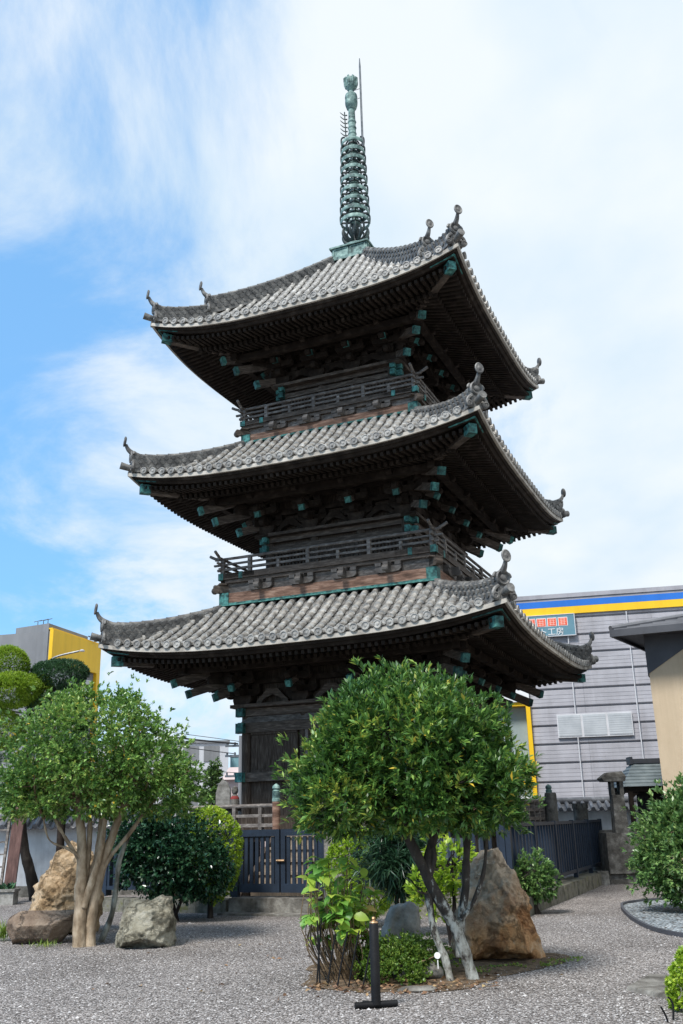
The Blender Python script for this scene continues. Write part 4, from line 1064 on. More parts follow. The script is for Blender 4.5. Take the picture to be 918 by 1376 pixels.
# ------------------------------------------------------------------ ribbed grey building on the right
GA = R(-10.5)
gb = thing('factory_building', 'large grey ribbed metal building with blue and yellow stripes under its roofline', 'building', (10,14,0), GA)
S0, S1 = -7.6, 16
prof = []; z = 0.0; pitch = .71
k = 0
while z < 9.3:
    # each course: a deep shadow groove, two shallow ribs, a face that leans out towards its foot
    prof += [(0.0,z),(-.055,z+.01),(-.07,z+.04),(-.056,z+.17),(-.062,z+.18),(-.046,z+.31),(-.053,z+.32),(-.036,z+.46),(-.043,z+.47),(-.024,z+.64),(.0,z+.675)]
    z += pitch; k += 1
mb = MB(); m = len(prof)
def sheet(x0, x1):
    n0 = len(mb.v)
    mb.add([(x0,p[0],p[1]) for p in prof]+[(x1,p[0],p[1]) for p in prof], [(i, m+i, m+i+1, i+1) for i in range(m-1)])
for i in range(-1,6): sheet(max(-3.72, i*2.9-1.6)+.004, min(S1, (i+1)*2.9-1.6)-.004) if (i+1)*2.9-1.6 > -3.72 else None
M['siding'] = pmat('grey_ribbed_siding', [(.3,(.275,.27,.295)),(.55,(.345,.34,.37)),(.8,(.405,.4,.43))], .7, .5, .06, 25, (1,1,2.2), spec=.4)
streak(M['siding'], .22, 1.1)
obj('ribbed_siding', mb, M['siding'], gb, smooth=20)
mb = MB(); mb.box(-3.72,S1,.02,12,0,9.35); mb.box(S0,-3.72,.5,12,0,6.0); mb.box(S0,-3.721,-.02,12,6.01,9.35); obj('wall', mb, M['siding'], gb)
mb = MB(); mb.box(S0,S1,-.13,.02,9.36,9.655); obj('yellow_stripe', mb, M['yellow'], gb)
mb = MB(); mb.box(S0,S1,-.13,.02,9.66,9.92); obj('blue_stripe', mb, M['blue'], gb)
mb = MB(); mb.box(S0,S1,-.12,.02,9.925,10.02); mb.box(S0,S1,-.16,12,10.03,10.2); obj('parapet', mb, M['siding'], gb)
mb = MB()
for x in (-2.0,.35,2.75): mb.tube([(x,-.14,.1),(x,-.14,9.3)], .022, 6)
obj('downpipe', mb, M['sash'], gb)
mb = MB(); mb.box(-2.74,.11,-.16,-.02,4.47,5.37); wf = obj('window', mb, M['sash'], gb)
for i in range(3):
    x = -2.7+.955*i
    mb = MB(); mb.box(x,x+.86,-.175,-.161,4.52,5.32)
    for q in range(9): mb.box(x,x+.86,-.181,-.176,4.55+.085*q,4.595+.085*q)
    obj('pane', mb, M['window_glass'], wf)
mb = MB(); mb.box(S0,-3.74,-.2,.4,5.93,6.42); obj('entrance_fascia', mb, M['white_paint'], gb)
mb = MB(); mb.box(-3.9,-3.73,-.2,.42,.0,5.92); mb.box(S0,-3.91,-.12,.40,5.78,5.92); mb.box(S0,-3.91,.2,.42,2.75,2.9); dfm = obj('entrance_frame', mb, M['yellow'], gb)
mb = MB(); mb.box(S0,-3.92,.3,.36,0,5.77); obj('pane', mb, M['door_glass'], dfm)
mb = MB(); mb.box(-4.75,-3.95,.05,.1,1.75,2.35); obj('notice_panel', mb, M['white_paint'], gb)
# its sign board
mb = MB(); mb.box(-4.05,-1.69,-.22,-.135,8.47,9.34); sg = obj('sign_board', mb, M['teal_sign'], gb)
mb = MB()
for (a, b_, c, d) in ((-4.05,-1.69,8.455,8.485),(-4.05,-1.69,9.325,9.35),(-1.7,-1.67,8.455,9.35)): mb.box(a,b_,-.235,-.12,c,d)
obj('sign_frame', mb, M['sash'], sg)
sq = MB(); wq = MB()
for i, x in enumerate((-3.42,-3.0,-2.58,-2.15)):
    mb = MB(); mb.box(x-.19,x+.19,-.228,-.221,8.86,9.22); o = obj('letter_tile_border', mb, M['white_paint'], sg)
    mb = MB(); mb.box(x-.165,x+.165,-.236,-.229,8.885,9.195); o = obj('letter_tile', mb, M['red_sign'], sg)
    sk = MB(); rd = random.Random(40+i)              # faint pale brush strokes of the four worn characters
    for q in range(4): zq = 8.93+.075*q; sk.box(x-.13+rd.uniform(0,.04),x+.13-rd.uniform(0,.04),-.24,-.237,zq,zq+.016)
    for q in range(2): xq = x-.06+.12*q; sk.box(xq-.008,xq+.008,-.2425,-.2405,8.91,9.17-.05*rd.random())
    M.setdefault('stroke', pmat('pale_stroke', [(.3,(.82,.5,.42)),(.7,(.86,.58,.5))], 3, .6, 0, 10))
    obj('lettering', sk, M['stroke'], sg)
def text_mesh(name, body, size, m, parent, Mx):
    cu = bpy.data.curves.new(name, 'FONT'); cu.body = body; cu.size = size; cu.extrude = .006
    o = bpy.data.objects.new(name, cu); COL.objects.link(o)
    dg = bpy.context.evaluated_depsgraph_get(); dg.update()
    me = bpy.data.meshes.new_from_object(o.evaluated_get(dg)); bpy.data.objects.remove(o); bpy.data.curves.remove(cu)
    me.name = name; me.materials.clear()
    me.transform(Mx); return link(name, me, m, parent)
text_mesh('lettering', '\u30c8\u5de5\u623f', .33, M['white_paint'], sg, Matrix.Translation((-3.12,-.232,8.53)) @ Matrix.Rotation(PI/2,4,'X'))

# ------------------------------------------------------------------ beige building at the right edge
bb = thing('beige_building', 'plain beige rendered building with a dark tiled roof at the right edge', 'building', (7.0,.2,0), YAW)
mb = MB(); mb.box(0,9,0,8,0,5.85); obj('wall', mb, M['beige'], bb)
mb = MB(); mb.prism([(-.02,4.82),(3.2,6.3),(-.02,6.3)][::1], -.03, -.002); 
mb = MB(); mb.add([(-.015,-.03,4.9),(1.55,-.03,5.86),(-.015,-.03,5.86),(-.015,-.002,4.9),(1.55,-.002,5.86),(-.015,-.002,5.86),(-.03,8,4.84),(-.03,8,5.86),(-.03,-.03,4.84),(-.03,-.03,5.86)], [(0,1,2),(3,5,4),(0,3,4,1),(8,0,2,9),(8,9,7,6)])
obj('dark_cladding', mb, M['clad_dark'], bb)
mb = MB(); e = .72
A = Vector((-e,-.75,5.93)); Bq = Vector((10,-.75,5.93)); H1 = Vector((3.0,3.6,7.05)); H2 = Vector((10,3.6,7.05)); Cq = Vector((.25,4.6,5.93)); Dq = Vector((10,8.2,5.93))
mb.add([A,Bq,H2,H1,Cq,Dq], [(0,1,2,3),(4,0,3),(5,4,3,2)])
nc = 13
for i in range(nc):                                        # laid courses
    f = i/nc; f2 = (i+1)/nc
    for (P0,P1,Q0,Q1) in ((A,Bq,H1,H2),(Cq,A,H1,H1)):
        a0 = P0.lerp(Q0,f); a1 = P1.lerp(Q1,f); b0 = P0.lerp(Q0,f2); b1 = P1.lerp(Q1,f2)
        u = Vector((0,0,.05)); w = Vector((0,0,.012))
        mb.add([a0+u,a1+u,b1+w,b0+w,a0,a1], [(0,1,2,3),(4,5,1,0)])
hp = [A+(H1-A)*q/8+Vector((0,0,.07)) for q in range(9)]
mb.tube(hp, .07, 8)
rfb = obj('roof', mb, M['roof_metal'], bb, smooth=None)
mb = MB(); mb.box(-e-.03,10,-.80,-.752,5.78,5.95); mb.bar((-e,-.76,5.865),(.25,4.6,5.865),.05,.165); obj('gutter', mb, M['clad_dark'], rfb)
mb = MB(); mb.box(-e+.02,10,-.75,-.031,5.862,5.9); mb.add([(-e+.02,-.03,5.9),(-.031,-.03,5.9),(-.031,2.8,5.9),(-e+.02,-.03,5.862),(-.031,-.03,5.862),(-.031,2.8,5.862)], [(0,1,2),(3,5,4),(0,3,4,1),(1,4,5,2),(2,5,3,0)]); obj('soffit', mb, M['clad_dark'], rfb)

# ------------------------------------------------------------------ far buildings on the left
lb = thing('grey_building', 'tall grey concrete building with a yellow sign face above the clipped pine', 'building', (-20.6,36,0), R(-26))
mb = MB(); q_ = [(-2.9,0),(0,0),(-1.13,4.87),(-2.9,4.87)]
mb.add([(*p,0) for p in q_]+[(*p,14.2) for p in q_], [(3,2,1,0),(4,5,6,7),(0,1,5,4),(1,2,6,5),(2,3,7,6),(3,0,4,7)]); obj('tower', mb, M['concrete'], lb)
mb = MB(); mb.box(-9,-2.91,.15,8,0,13.75); obj('low_wing', mb, M['concrete'], lb)
mb = MB()
for x in (-2.0,-1.5,-1.1): mb.tube([(x,1,14.2),(x,1,14.9+.1*x)], .03, 5); mb.tube([(x-.35,1,14.72),(x+.35,1,14.76)], .025, 5)
obj('aerial', mb, M['steel'], lb)
yb = thing('yellow_building', 'bright yellow walled building adjoining the grey concrete one', 'building', (-20.5,36,0), R(77.1))
mb = MB(); mb.box(0,6.3,-.25,-.0,11.75,13.8); mb.box(5.85,6.3,-.25,0,0,11.749); mb.box(0,6.3,-.18,.1,13.81,13.9); obj('yellow_facade', mb, M['yellow'], yb)
mb = MB(); mb.box(.05,6.25,.001,4,0,13.7); obj('wall', mb, M['concrete'], yb)
for x in (1.0,3.0,4.9):
    mb = MB(); mb.box(x-.7,x+.7,-.1,-.002,9.3,11.2); obj('window', mb, M['window_glass'], yb)
mb = MB(); mb.tube([(4.2,-.4,14.05),(6.2,-.4,14.1)], .05, 6); mb.tube([(5.2,-.4,13.85),(5.2,-.4,14.2)], .12, 8); obj('roof_lamp', mb, M['steel'], yb)
wb = thing('white_building', 'distant white gridded office block beyond the garden wall left of the pagoda', 'building', (-12.4,60,0), R(10))
mb = MB(); mb.box(-14,0,0,12,0,8.3); obj('wall', mb, M['far_white'], wb)
for r_ in range(4):
    for c in range(5):
        mb = MB(); x = -1.4-1.75*c; mb.box(x-.7,x+.6,-.06,.02,.9+1.95*r_,2.2+1.95*r_); obj('window', mb, M['concrete'], wb)
mb = MB(); mb.box(-14.1,.1,-.15,12.1,8.3,8.5); obj('roof', mb, M['concrete'], wb)
tb = thing('teal_building', 'far teal clad block between the white office block and the pagoda', 'building', (-11.9,68,0))
mb = MB(); mb.box(-1.5,1.3,0,6,0,7.6); obj('wall', mb, M['far_teal'], tb)
mb = MB(); mb.box(-1.55,1.35,-.05,6,7.6,7.8); obj('roof', mb, M['concrete'], tb)
pb = thing('pink_house', 'low pinkish house front behind the stone monuments', 'house', (-7.2,30,0))
mb = MB(); mb.box(-.9,1.6,0,5,0,4.0); obj('wall', mb, M['pink'], pb)
mb = MB(); mb.add([(-1.1,-.3,3.9),(1.8,-.3,3.9),(1.8,2.5,4.7),(-1.1,2.5,4.7),(-1.1,5.3,3.9),(1.8,5.3,3.9)], [(0,1,2,3),(3,2,5,4),(0,3,4),(1,5,2)]); obj('roof', mb, M['pink'], pb)
hl = MB(); rd = random.Random(5); P = []
n = 60
for i in range(n+1):
    x = -320+640*i/n; P.append((x, 420, 16+9*noise.noise(Vector((i*.17,0,0)))+3*noise.noise(Vector((i*.6,4,0)))))
hl.add([(x,380,-1) for x,_,_ in P]+P+[(x,500,-1) for x,_,_ in P], [(i,i+1,n+2+i,n+1+i) for i in range(n)]+[(n+1+i,n+2+i,2*n+3+i,2*n+2+i) for i in range(n)])
tag(obj('hills', hl, M['hill']), kind='structure')
# poles and wires
def pole(x, y, h, label, arms):
    t = thing('utility_pole', label, 'utility pole', (x,y,0))
    mb = MB(); mb.tube([(0,0,0),(0,0,h)], [.15,.1], 10); obj('shaft', mb, M['concrete'], t)
    for z in arms:
        mb = MB(); mb.box(-.8,.8,-.05,.05,z-.05,z+.05)
        for x_ in (-.7,-.3,.3,.7): mb.tube([(x_,0,z+.05),(x_,0,z+.18)], .05, 8)
        obj('crossarm', mb, M['steel'], t)
    return t
pole(-6.75,26,5.9,'slim utility pole beside the pagoda left edge',(5.4,4.9,3.9))
pole(-28,14,10.5,'tall utility pole out past the clipped pine',(9.9,9.2))
def wire(a, b, sag, r, label):
    mb = MB(); a = Vector(a); b = Vector(b); P = [a.lerp(b,i/24)-Vector((0,0,sag*4*(i/24)*(1-i/24))) for i in range(25)]
    mb.tube(P, r, 6); tag(obj('power_line', mb, M['cable']), label, 'cable', 'overhead cables')
wire((-28,14,9.95),(-6.9,26,5.5),.75,.045,'thick black overhead cable crossing the yellow wall')
wire((-27.5,14,9.3),(-7.0,26.05,5.0),.5,.022,'thin cable just below the thick one')
wire((-30,30,8.6),(-6.4,26,5.55),-.25,.018,'thin upper cable reaching the slim pole from the far left')
wire((-30,31,7.0),(-6.2,26,4.0),.2,.018,'thin lower cable reaching the slim pole from the far left')
sl = thing('street_lamp', 'pale street lamp arm in front of the yellow wall', 'street lamp', (-15.2,20,0))
mb = MB(); mb.tube([(0,0,0),(0,0,8.9)], [.1,.07], 8); mb.tube(spline([(0,0,8.8),(.5,0,9.2),(1.6,0,9.45)],5), .045, 6); obj('lamp_pole', mb, M['steel'], sl)
mb = MB(); mb.lathe([(.02,-.04),(.12,-.02),(.13,.02),(.05,.06)], c=(1.75,0,9.46), sides=12); obj('lamp_head', mb, M['sash'], sl)

# monuments in the graveyard left of the pagoda
mo = thing('stone_monument', 'tall pointed grey stone monument left of the pagoda', 'monument', (-4.42,5,0))
mb = MB(); mb.prism([(-.2,.7),(.21,.7),(.21,2.55),(.12,2.74),(-.02,2.82),(-.14,2.66),(-.2,2.45)], -.12,.14); obj('slab', mb, M['pale_stone'], mo)
mb = MB(); mb.box(-.4,.4,-.3,.3,0,.4); mb.box(-.3,.3,-.22,.22,.4,.7); obj('plinth', mb, M['stone'], mo)
m2 = thing('stone_pillar', 'pale stone pillar between the pointed monument and the pagoda', 'stone pillar', (-3.72,5.2,0))
mb = MB(); mb.box(-.14,.14,-.13,.13,0,2.5); mb.lathe([(.2,2.5),(.18,2.56),(.05,2.66),(.01,2.7)], sides=14); obj('shaft', mb, M['pale_stone'], m2)
m3 = thing('jizo_statue', 'small stone figure with a red bib on a pedestal by the monuments', 'statue', (-4.02,4.6,0))
mb = MB(); mb.lathe([(.13,1.9),(.15,2.0),(.13,2.25),(.07,2.38)], sides=14); mb.lathe([(.03,2.36),(.085,2.42),(.1,2.5),(.08,2.58),(.01,2.62)], sides=14); obj('body', mb, M['stone'], m3)
mb = MB(); mb.lathe([(.09,2.34),(.125,2.29),(.13,2.25)], sides=14, capped=False); obj('bib', mb, M['cloth_red'], m3)
mb = MB(); mb.box(-.16,.16,-.16,.16,0,1.9); obj('pedestal', mb, M['pale_stone'], m3)
ft = thing('narrow_tree', 'slim bright green tree in front of the white office block', 'tree', (-5.9,12,0))
mb = MB(); limb(mb, [(0,0,0),(.03,0,1.6),(0,0,3.4)], .07, .02); obj('trunk', mb, M['dark_bark'], ft)
crown('crown', [(0,0,2.3,.5,.5,.75),(.0,0,3.0,.36,.36,.65),(.1,0,3.5,.2,.2,.42)], 800, 7, .12, .3, M['leaf_far'], ft, seed=4, shell=.3)

# ------------------------------------------------------------------ rocks
def rock(name, label, loc, sil, depth, m, sub=5, rough=.05, fr=2.6, seed=0, cuts=(), soft=.10):
    """stone grown from its outline (x,z about loc, convex) with its own depth, knocked off by extra planes and broken up by noise"""
    cx = sum(p[0] for p in sil)/len(sil); cz = sum(p[1] for p in sil)/len(sil)
    pl = []
    for i in range(len(sil)):
        a = sil[i]; b = sil[(i+1)%len(sil)]
        n = Vector((b[1]-a[1], 0, -(b[0]-a[0]))); n.normalize()
        d = n.x*(a[0]-cx) + n.z*(a[1]-cz)
        if d < 0: n = -n; d = -d
        for tilt in (-.55, .55):
            q = Vector((n.x, tilt, n.z)).normalized(); pl.append((q, d*.99))
        pl.append((n, d))
    pl += [(Vector((0,-1,.18)).normalized(), depth), (Vector((0,1,.2)).normalized(), depth)]
    for (nx, ny, nz, d) in cuts: pl.append((Vector((nx,ny,nz)).normalized(), d))
    bm = bmesh.new(); bmesh.ops.create_icosphere(bm, subdivisions=sub, radius=1)
    so_ = Vector((seed*7.3, seed*1.7, seed*3.1))
    for v in bm.verts:
        d = v.co.normalized(); acc = 0; k = 1/soft*3
        rs = [dist/max(n.dot(d),1e-3) for n, dist in pl if n.dot(d) > .02]
        mn = min(rs); s_ = sum(math.exp(-(r-mn)*k/.35) for r in rs)
        r = mn - math.log(s_)*.35/k
        p = d*r
        f = noise.fractal(p*fr+so_, .9, 2.1, 6)
        rg = abs(noise.noise(p*fr*.8+so_*2))
        r += rough*(1.3*f + .9*(rg-.3)) + rough*.35*noise.noise(p*14+so_)
        v.co = d*max(r,.02) + Vector((cx,0,cz))
        if v.co.z < -.06: v.co.z = -.06
    me = bpy.data.meshes.new(name); bm.to_mesh(me); bm.free()
    o = link(name, me, m, None, None, 60); o.location = loc
    return tag(o, label, 'rock')
rock('boulder', 'tall pointed boulder with rusty orange patches beside the leaning tree', (1.44,-11.75,0),
     [(-.6,-.05),(-.53,.3),(-.44,.72),(-.26,1.02),(-.04,1.2),(.16,1.19),(.26,.95),(.33,.66),(.46,.42),(.55,.16),(.58,-.05)], .42, M['rock_rust'], 6, .085, 3.0, 3, cuts=((-.5,-.8,.25,.40),(.75,-.62,.2,.40),(.1,-.75,.65,.52)), soft=.07)
rock('flat_boulder', 'low flat-topped brown boulder left of the tan tree trunks', (-4.86,-9.15,0),
     [(-.38,-.05),(-.5,.2),(-.48,.36),(-.3,.43),(.3,.46),(.5,.44),(.5,.28),(.34,.08),(.22,-.05)], .42, M['rock_brown'], 6, .013, 2.6, 5, cuts=((0,-.75,-.35,.34),(0,.06,1,.185),(-.7,-.7,-.1,.46),(.6,-.75,-.2,.42)), soft=.016)
rock('craggy_boulder', 'craggy tan boulder standing behind the flat-topped one', (-5.02,-7.85,0),
     [(-.62,-.05),(-.5,.38),(-.3,.84),(-.12,1.2),(.08,1.3),(.42,1.2),(.6,.8),(.62,-.05)], .4, M['rock_tan'], 6, .07, 3.4, 8, cuts=((-.3,-.8,.35,.42),), soft=.06)
rock('angular_rock', 'angular grey-green rock on the gravel right of the tan trunks', (-3.15,-9.9,0),
     [(-.42,-.05),(-.40,.12),(-.34,.42),(-.3,.50),(.2,.645),(.3,.62),(.36,.3),(.35,-.05)], .36, M['rock_grey'], 6, .045, 3.6, 12, cuts=((-.2,-.85,.3,.32),(.6,-.7,.1,.36)), soft=.04)
rock('low_stone', 'low dark flat stone in the bed beneath the leaning trunks', (.36,-13.15,0),
     [(-.22,-.05),(-.25,.1),(-.1,.17),(.2,.17),(.3,.08),(.28,-.05)], .3, M['stone'], 4, .015, 3, 2)
rock('stepping_stone', 'mossy stepping stone at the edge of the bed by the fallen leaves', (.36,-13.95,0),
     [(-.2,-.03),(-.2,.03),(-.1,.055),(.13,.055),(.2,.02),(.2,-.03)], .13, M['stone'], 4, .01, 3, 6)
rock('garden_stone', 'pale grey slanted stone with dark cracks behind the hydrangea', (.25,-12.35,0),
     [(-.2,-.05),(-.24,.3),(-.1,.6),(.1,.7),(.22,.62),(.25,.3),(.24,-.05)], .16, M['pale_stone'], 5, .03, 4, 9, soft=.05)
rock('brown_stone', 'small brown stone between the hydrangea stems', (-.02,-12.75,0),
     [(-.17,-.04),(-.18,.2),(-.05,.3),(.12,.28),(.18,.1),(.17,-.04)], .15, M['rock_brown'], 4, .02, 4, 4)

# ------------------------------------------------------------------ ground details
def sheet_poly(name, pts, z, m, kind=None, label=None, cat=None, edge=.0, seed=0):
    P = []
    n = len(pts)
    for i in range(n):
        a = Vector((*pts[i],0)); b = Vector((*pts[(i+1)%n],0))
        for k in range(5):
            p = a.lerp(b,k/5); w = edge*noise.noise(Vector((p.x*5+seed,p.y*5,1)))
            P.append((p.x+w,p.y+w*.7,z))
    c = (sum(p[0] for p in P)/len(P), sum(p[1] for p in P)/len(P), z+.012)
    mb = MB(); N_ = len(P); mb.add(P+[c], [(i,(i+1)%N_,N_) for i in range(N_)])
    o = obj(name, mb, m); return tag(o, label, cat, None, kind)
sheet_poly('soil', [(-.75,-13.35),(-.55,-13.78),(-.1,-13.95),(.3,-14.12),(.75,-13.95),(1.2,-13.25),(2.05,-12.35),(2.25,-11.75),(1.7,-11.2),(.9,-10.9),(-.2,-11.2),(-.8,-12.2)], .006, M['soil'], 'structure', edge=.16)
n = 2600; P = np.stack([rng.uniform(.7,2.35,n), rng.uniform(-13.2,-11.6,n), np.full(n,.012)],1)
e_ = np.abs((P[:,1]+12.75)-(P[:,0]-1.2)*.58)
P = P[(e_ < .22) & (fbm3(P, 3.4, 2.) > .06+.6*e_)]; n = len(P)
D = unit(np.stack([rng.normal(0,.8,n),rng.normal(0,.8,n),.35+rng.random(n)*.6],1))
tag(leaves_mesh('moss', P, D, .018+.028*rng.random(n), .3, .2, M['grass_blade']), kind='stuff')
ovp = [(4.2,-6.2),(4.45,-5.3),(4.95,-4.75),(5.5,-4.55),(6.2,-4.9),(6.4,-6.2),(6.1,-8.2),(5.2,-9.9),(4.5,-10.6),(4.05,-10.3),(3.85,-9.4),(3.92,-8.1),(4.05,-7.1)]
sheet_poly('blue_gravel_path', ovp, .02, M['blue_gravel'], 'structure')
eg = MB(); P = spline([(*p,.03) for p in ovp]+[(*ovp[0],.03)],5)
for i in range(len(P)-1): eg.bar(P[i], P[i+1], .045, .055)
tag(obj('bed_edging', eg, M['clad_dark']), 'dark edging strip round the blue gravel bed', 'edging')
st_ = MB()
st_.add([(2.28,-14.15,.0),(2.68,-13.5,0),(3.2,-13.75,0),(2.95,-14.6,0),(2.5,-14.62,0),(2.3,-14.13,.035),(2.68,-13.53,.05),(3.17,-13.77,.05),(2.93,-14.57,.04),(2.51,-14.59,.035)], [(5,9,8,7,6),(0,4,9,5),(4,3,8,9),(3,2,7,8),(2,1,6,7),(1,0,5,6)])
tag(obj('paving_slab', st_, M['stone']), 'flat grey slab let into the gravel at the right', 'slab')
# loose pebbles on the nearest gravel, and fallen leaves round the bed
def pebbles():
    rd = np.random.default_rng(3); n = 36000
    # thicker near the camera
    u = rd.random(n); Y = -16.2 + 9.5*u**1.9; X = (rd.random(n)-.52)*(Y+24)*.80
    base = np.array([[1,0,0],[-1,0,0],[0,1,0],[0,-1,0],[0,0,1],[0,0,-1]],float)
    F = np.array([[0,2,4],[2,1,4],[1,3,4],[3,0,4]])
    a = rd.random(n)*2*PI; s = (.005+.0075*rd.random(n))*np.where(rd.random(n) > .965, 1.9, 1)
    vs = np.repeat(base[None],n,0)*(np.stack([s*(.8+.7*rd.random(n)), s*(.7+.3*rd.random(n)), s*.62],1)[:,None,:])
    vs += rd.normal(0,1,vs.shape)*.12*s[:,None,None]
    c, si = np.cos(a)[:,None], np.sin(a)[:,None]
    x = vs[:,:,0]*c - vs[:,:,1]*si; y = vs[:,:,0]*si + vs[:,:,1]*c
    V_ = np.stack([x+X[:,None], y+Y[:,None], vs[:,:,2]+.004], -1).reshape(-1,3)
    Fx = (np.arange(n)[:,None,None]*6 + F[None]).reshape(-1)
    me = bpy.data.meshes.new('gravel_stones'); me.vertices.add(len(V_)); me.vertices.foreach_set('co', V_.ravel())
    me.loops.add(len(Fx)); me.loops.foreach_set('vertex_index', Fx); nf = n*4
    me.polygons.add(nf); me.polygons.foreach_set('loop_start', np.arange(nf)*3); me.polygons.foreach_set('loop_total', np.full(nf,3))
    at = me.attributes.new('leafvar','FLOAT','POINT'); at.data.foreach_set('value', np.repeat(rd.random(n),6).astype(np.float32))
    me.update(); me.validate()
    m, nt, b = nodes('pebble'); aa = N(nt,'ShaderNodeAttribute',attribute_name='leafvar')
    nt.links.new(ramp(nt, aa.outputs['Fac'], [(0,(.09,.083,.079)),(.3,(.19,.177,.17)),(.6,(.28,.262,.252)),(.85,(.38,.36,.348)),(1,(.52,.5,.488))]), b.inputs['Base Color']); b.inputs['Roughness'].default_value = .85
    tag(link('gravel_stones', me, m), kind='stuff')
pebbles()
n = 170; ang = rng.random(n)*2*PI; rr = .25+.75*rng.random(n)
P = np.stack([.25+rr*.95*np.cos(ang), -13.75+rr*.42*np.sin(ang), .02+.01*rng.random(n)],1)
P2 = np.stack([rng.uniform(-3.2,2.0,60), rng.uniform(-14.5,-9.5,60), np.full(60,.012)],1); P = np.concatenate([P,P2]); n = len(P)
D = unit(np.stack([rng.normal(0,1,n),rng.normal(0,1,n),rng.normal(0,.12,n)],1))
tag(leaves_mesh('fallen_leaves', P, D, .05+.035*rng.random(n), .28, .1, M['leaf_fallen']), kind='stuff')
def tuft(loc, n, h, w, label, m='grass_blade'):
    rd = np.random.default_rng(int(abs(loc[0]*100)))
    P = np.array(loc)[None]+np.stack([rd.normal(0,w,n),rd.normal(0,w,n),np.zeros(n)],1)
    D = unit(np.stack([rd.normal(0,.35,n),rd.normal(0,.35,n),np.ones(n)],1))
    o = leaves_mesh('grass_tuft', P, D, h*(.6+.6*rd.random(n)), .06, .25, M[m]); tag(o, label, 'grass tuft')
tuft((-5.55,-8.9,0), 40, .3, .05, 'yellow-green grass tuft at the left end of the flat-topped boulder')
tuft((-4.62,-9.75,0), 60, .1, .09, 'low green weeds in front of the flat-topped boulder')
tuft((-5.75,-9.55,0), 60, .12, .08, 'small weed patch at the far left of the gravel')

# ------------------------------------------------------------------ the leaning tree in the middle
tr = thing('leaning_tree', 'dense dome-crowned laurel tree on leaning lichened trunks in front of the pagoda', 'tree', (.86,-13.35,0))
O = Vector((.86,-13.35,0))
def rel(pts): return [Vector(p)-O for p in pts]
blobs = [(.41,-13.3,2.15,1.06,1.0,.92),(.42,-13.3,2.38,.95,.92,.76),(-.3,-13.3,2.0,.62,.7,.6),(1.08,-13.25,1.98,.58,.68,.64),(.75,-13.55,1.85,.8,.7,.5),(.95,-13.0,1.75,.75,.7,.42),(.05,-13.35,2.48,.66,.75,.55),(.86,-13.3,2.48,.62,.7,.55),(1.2,-13.2,1.6,.44,.55,.36),(-.4,-13.35,1.75,.48,.6,.4)]
tb_ = MB(); rt_ = MB()
ends = []
P1 = limb(tb_, rel([(.96,-13.32,-.03),(.82,-13.32,.42),(.62,-13.31,.80),(.47,-13.3,1.12),(.33,-13.3,1.42),(.22,-13.3,1.75)]), .058, .056, 12, 12, .16, .3, 1)
P2 = limb(tb_, rel([(.72,-13.4,-.03),(.66,-13.38,.22),(.57,-13.36,.48),(.53,-13.32,.82)]), .042, .036, 10, 10, .18, .25, 2)
P3 = limb(tb_, rel([(.83,-13.3,.2),(.86,-13.22,.5),(.94,-13.15,.85),(.98,-13.1,1.25),(1.02,-13.1,1.6)]), .05, .035, 9, 6, .15, 0, 3)
P4 = limb(tb_, rel([(.52,-13.3,1.0),(.58,-13.2,1.25),(.72,-13.15,1.6)]), .06, .035, 8, 6, .12, 0, 4)
P5 = limb(tb_, rel([(.55,-13.3,.95),(.62,-13.24,1.2),(.55,-13.2,1.55)]), .035, .02, 8, 6, .12, 0, 5)
P6 = limb(tb_, rel([(.86,-13.25,.55),(1.02,-13.2,.75),(1.16,-13.15,1.1),(1.2,-13.15,1.6)]), .03, .016, 8, 6, .12, 0, 6)
def lean_bark():
    m, nt, b = nodes('leaning_bark'); co = coords(nt, (1,1,.5)); pos = coords(nt)
    n1 = N(nt,'ShaderNodeTexNoise'); n1.inputs['Scale'].default_value = 13; n1.inputs['Detail'].default_value = 8; n1.inputs['Roughness'].default_value = .7; nt.links.new(co, n1.inputs['Vector'])
    sx = N(nt,'ShaderNodeSeparateXYZ'); nt.links.new(pos, sx.inputs[0])      # pale lichen crusts grow on the lower stems only
    ma = N(nt,'ShaderNodeMath',operation='MULTIPLY_ADD'); ma.inputs[1].default_value = -.3; nt.links.new(sx.outputs[2], ma.inputs[0]); nt.links.new(n1.outputs['Fac'], ma.inputs[2])
    mr = N(nt,'ShaderNodeMapRange'); mr.inputs['From Min'].default_value = .29; mr.inputs['From Max'].default_value = .37; nt.links.new(ma.outputs[0], mr.inputs['Value'])
    mx = N(nt,'ShaderNodeMix',data_type='RGBA'); nt.links.new(mr.outputs[0], mx.inputs[0])
    nt.links.new(ramp(nt, n1.outputs['Fac'], [(.3,(.02,.016,.013)),(.55,(.05,.04,.032)),(.8,(.12,.1,.085))]), mx.inputs[6])
    nt.links.new(ramp(nt, n1.outputs['Fac'], [(.38,(.06,.05,.042)),(.46,(.2,.19,.165)),(.56,(.36,.365,.33)),(.75,(.48,.49,.45))]), mx.inputs[7])
    nt.links.new(mx.outputs[2], b.inputs['Base Color']); b.inputs['Roughness'].default_value = .9
    n2 = N(nt,'ShaderNodeTexNoise'); n2.inputs['Scale'].default_value = 22; n2.inputs['Detail'].default_value = 6; nt.links.new(co, n2.inputs['Vector']); bump(nt, b, n2.outputs['Fac'], .8, .03)
    return m
M['lean_bark'] = lean_bark()
gnarl(obj('trunk', tb_, M['lean_bark'], tr, smooth=180), .010)
rb = [(b[0]-O.x,b[1]-O.y,b[2],b[3],b[4],b[5]) for b in blobs]
twigs(rt_, [tuple(P1[-1]),tuple(P3[-1]),tuple(P4[-1]),tuple(P6[-1])], rb, 46, .022)
obj('branches', rt_, M['dark_bark'], tr, smooth=60)
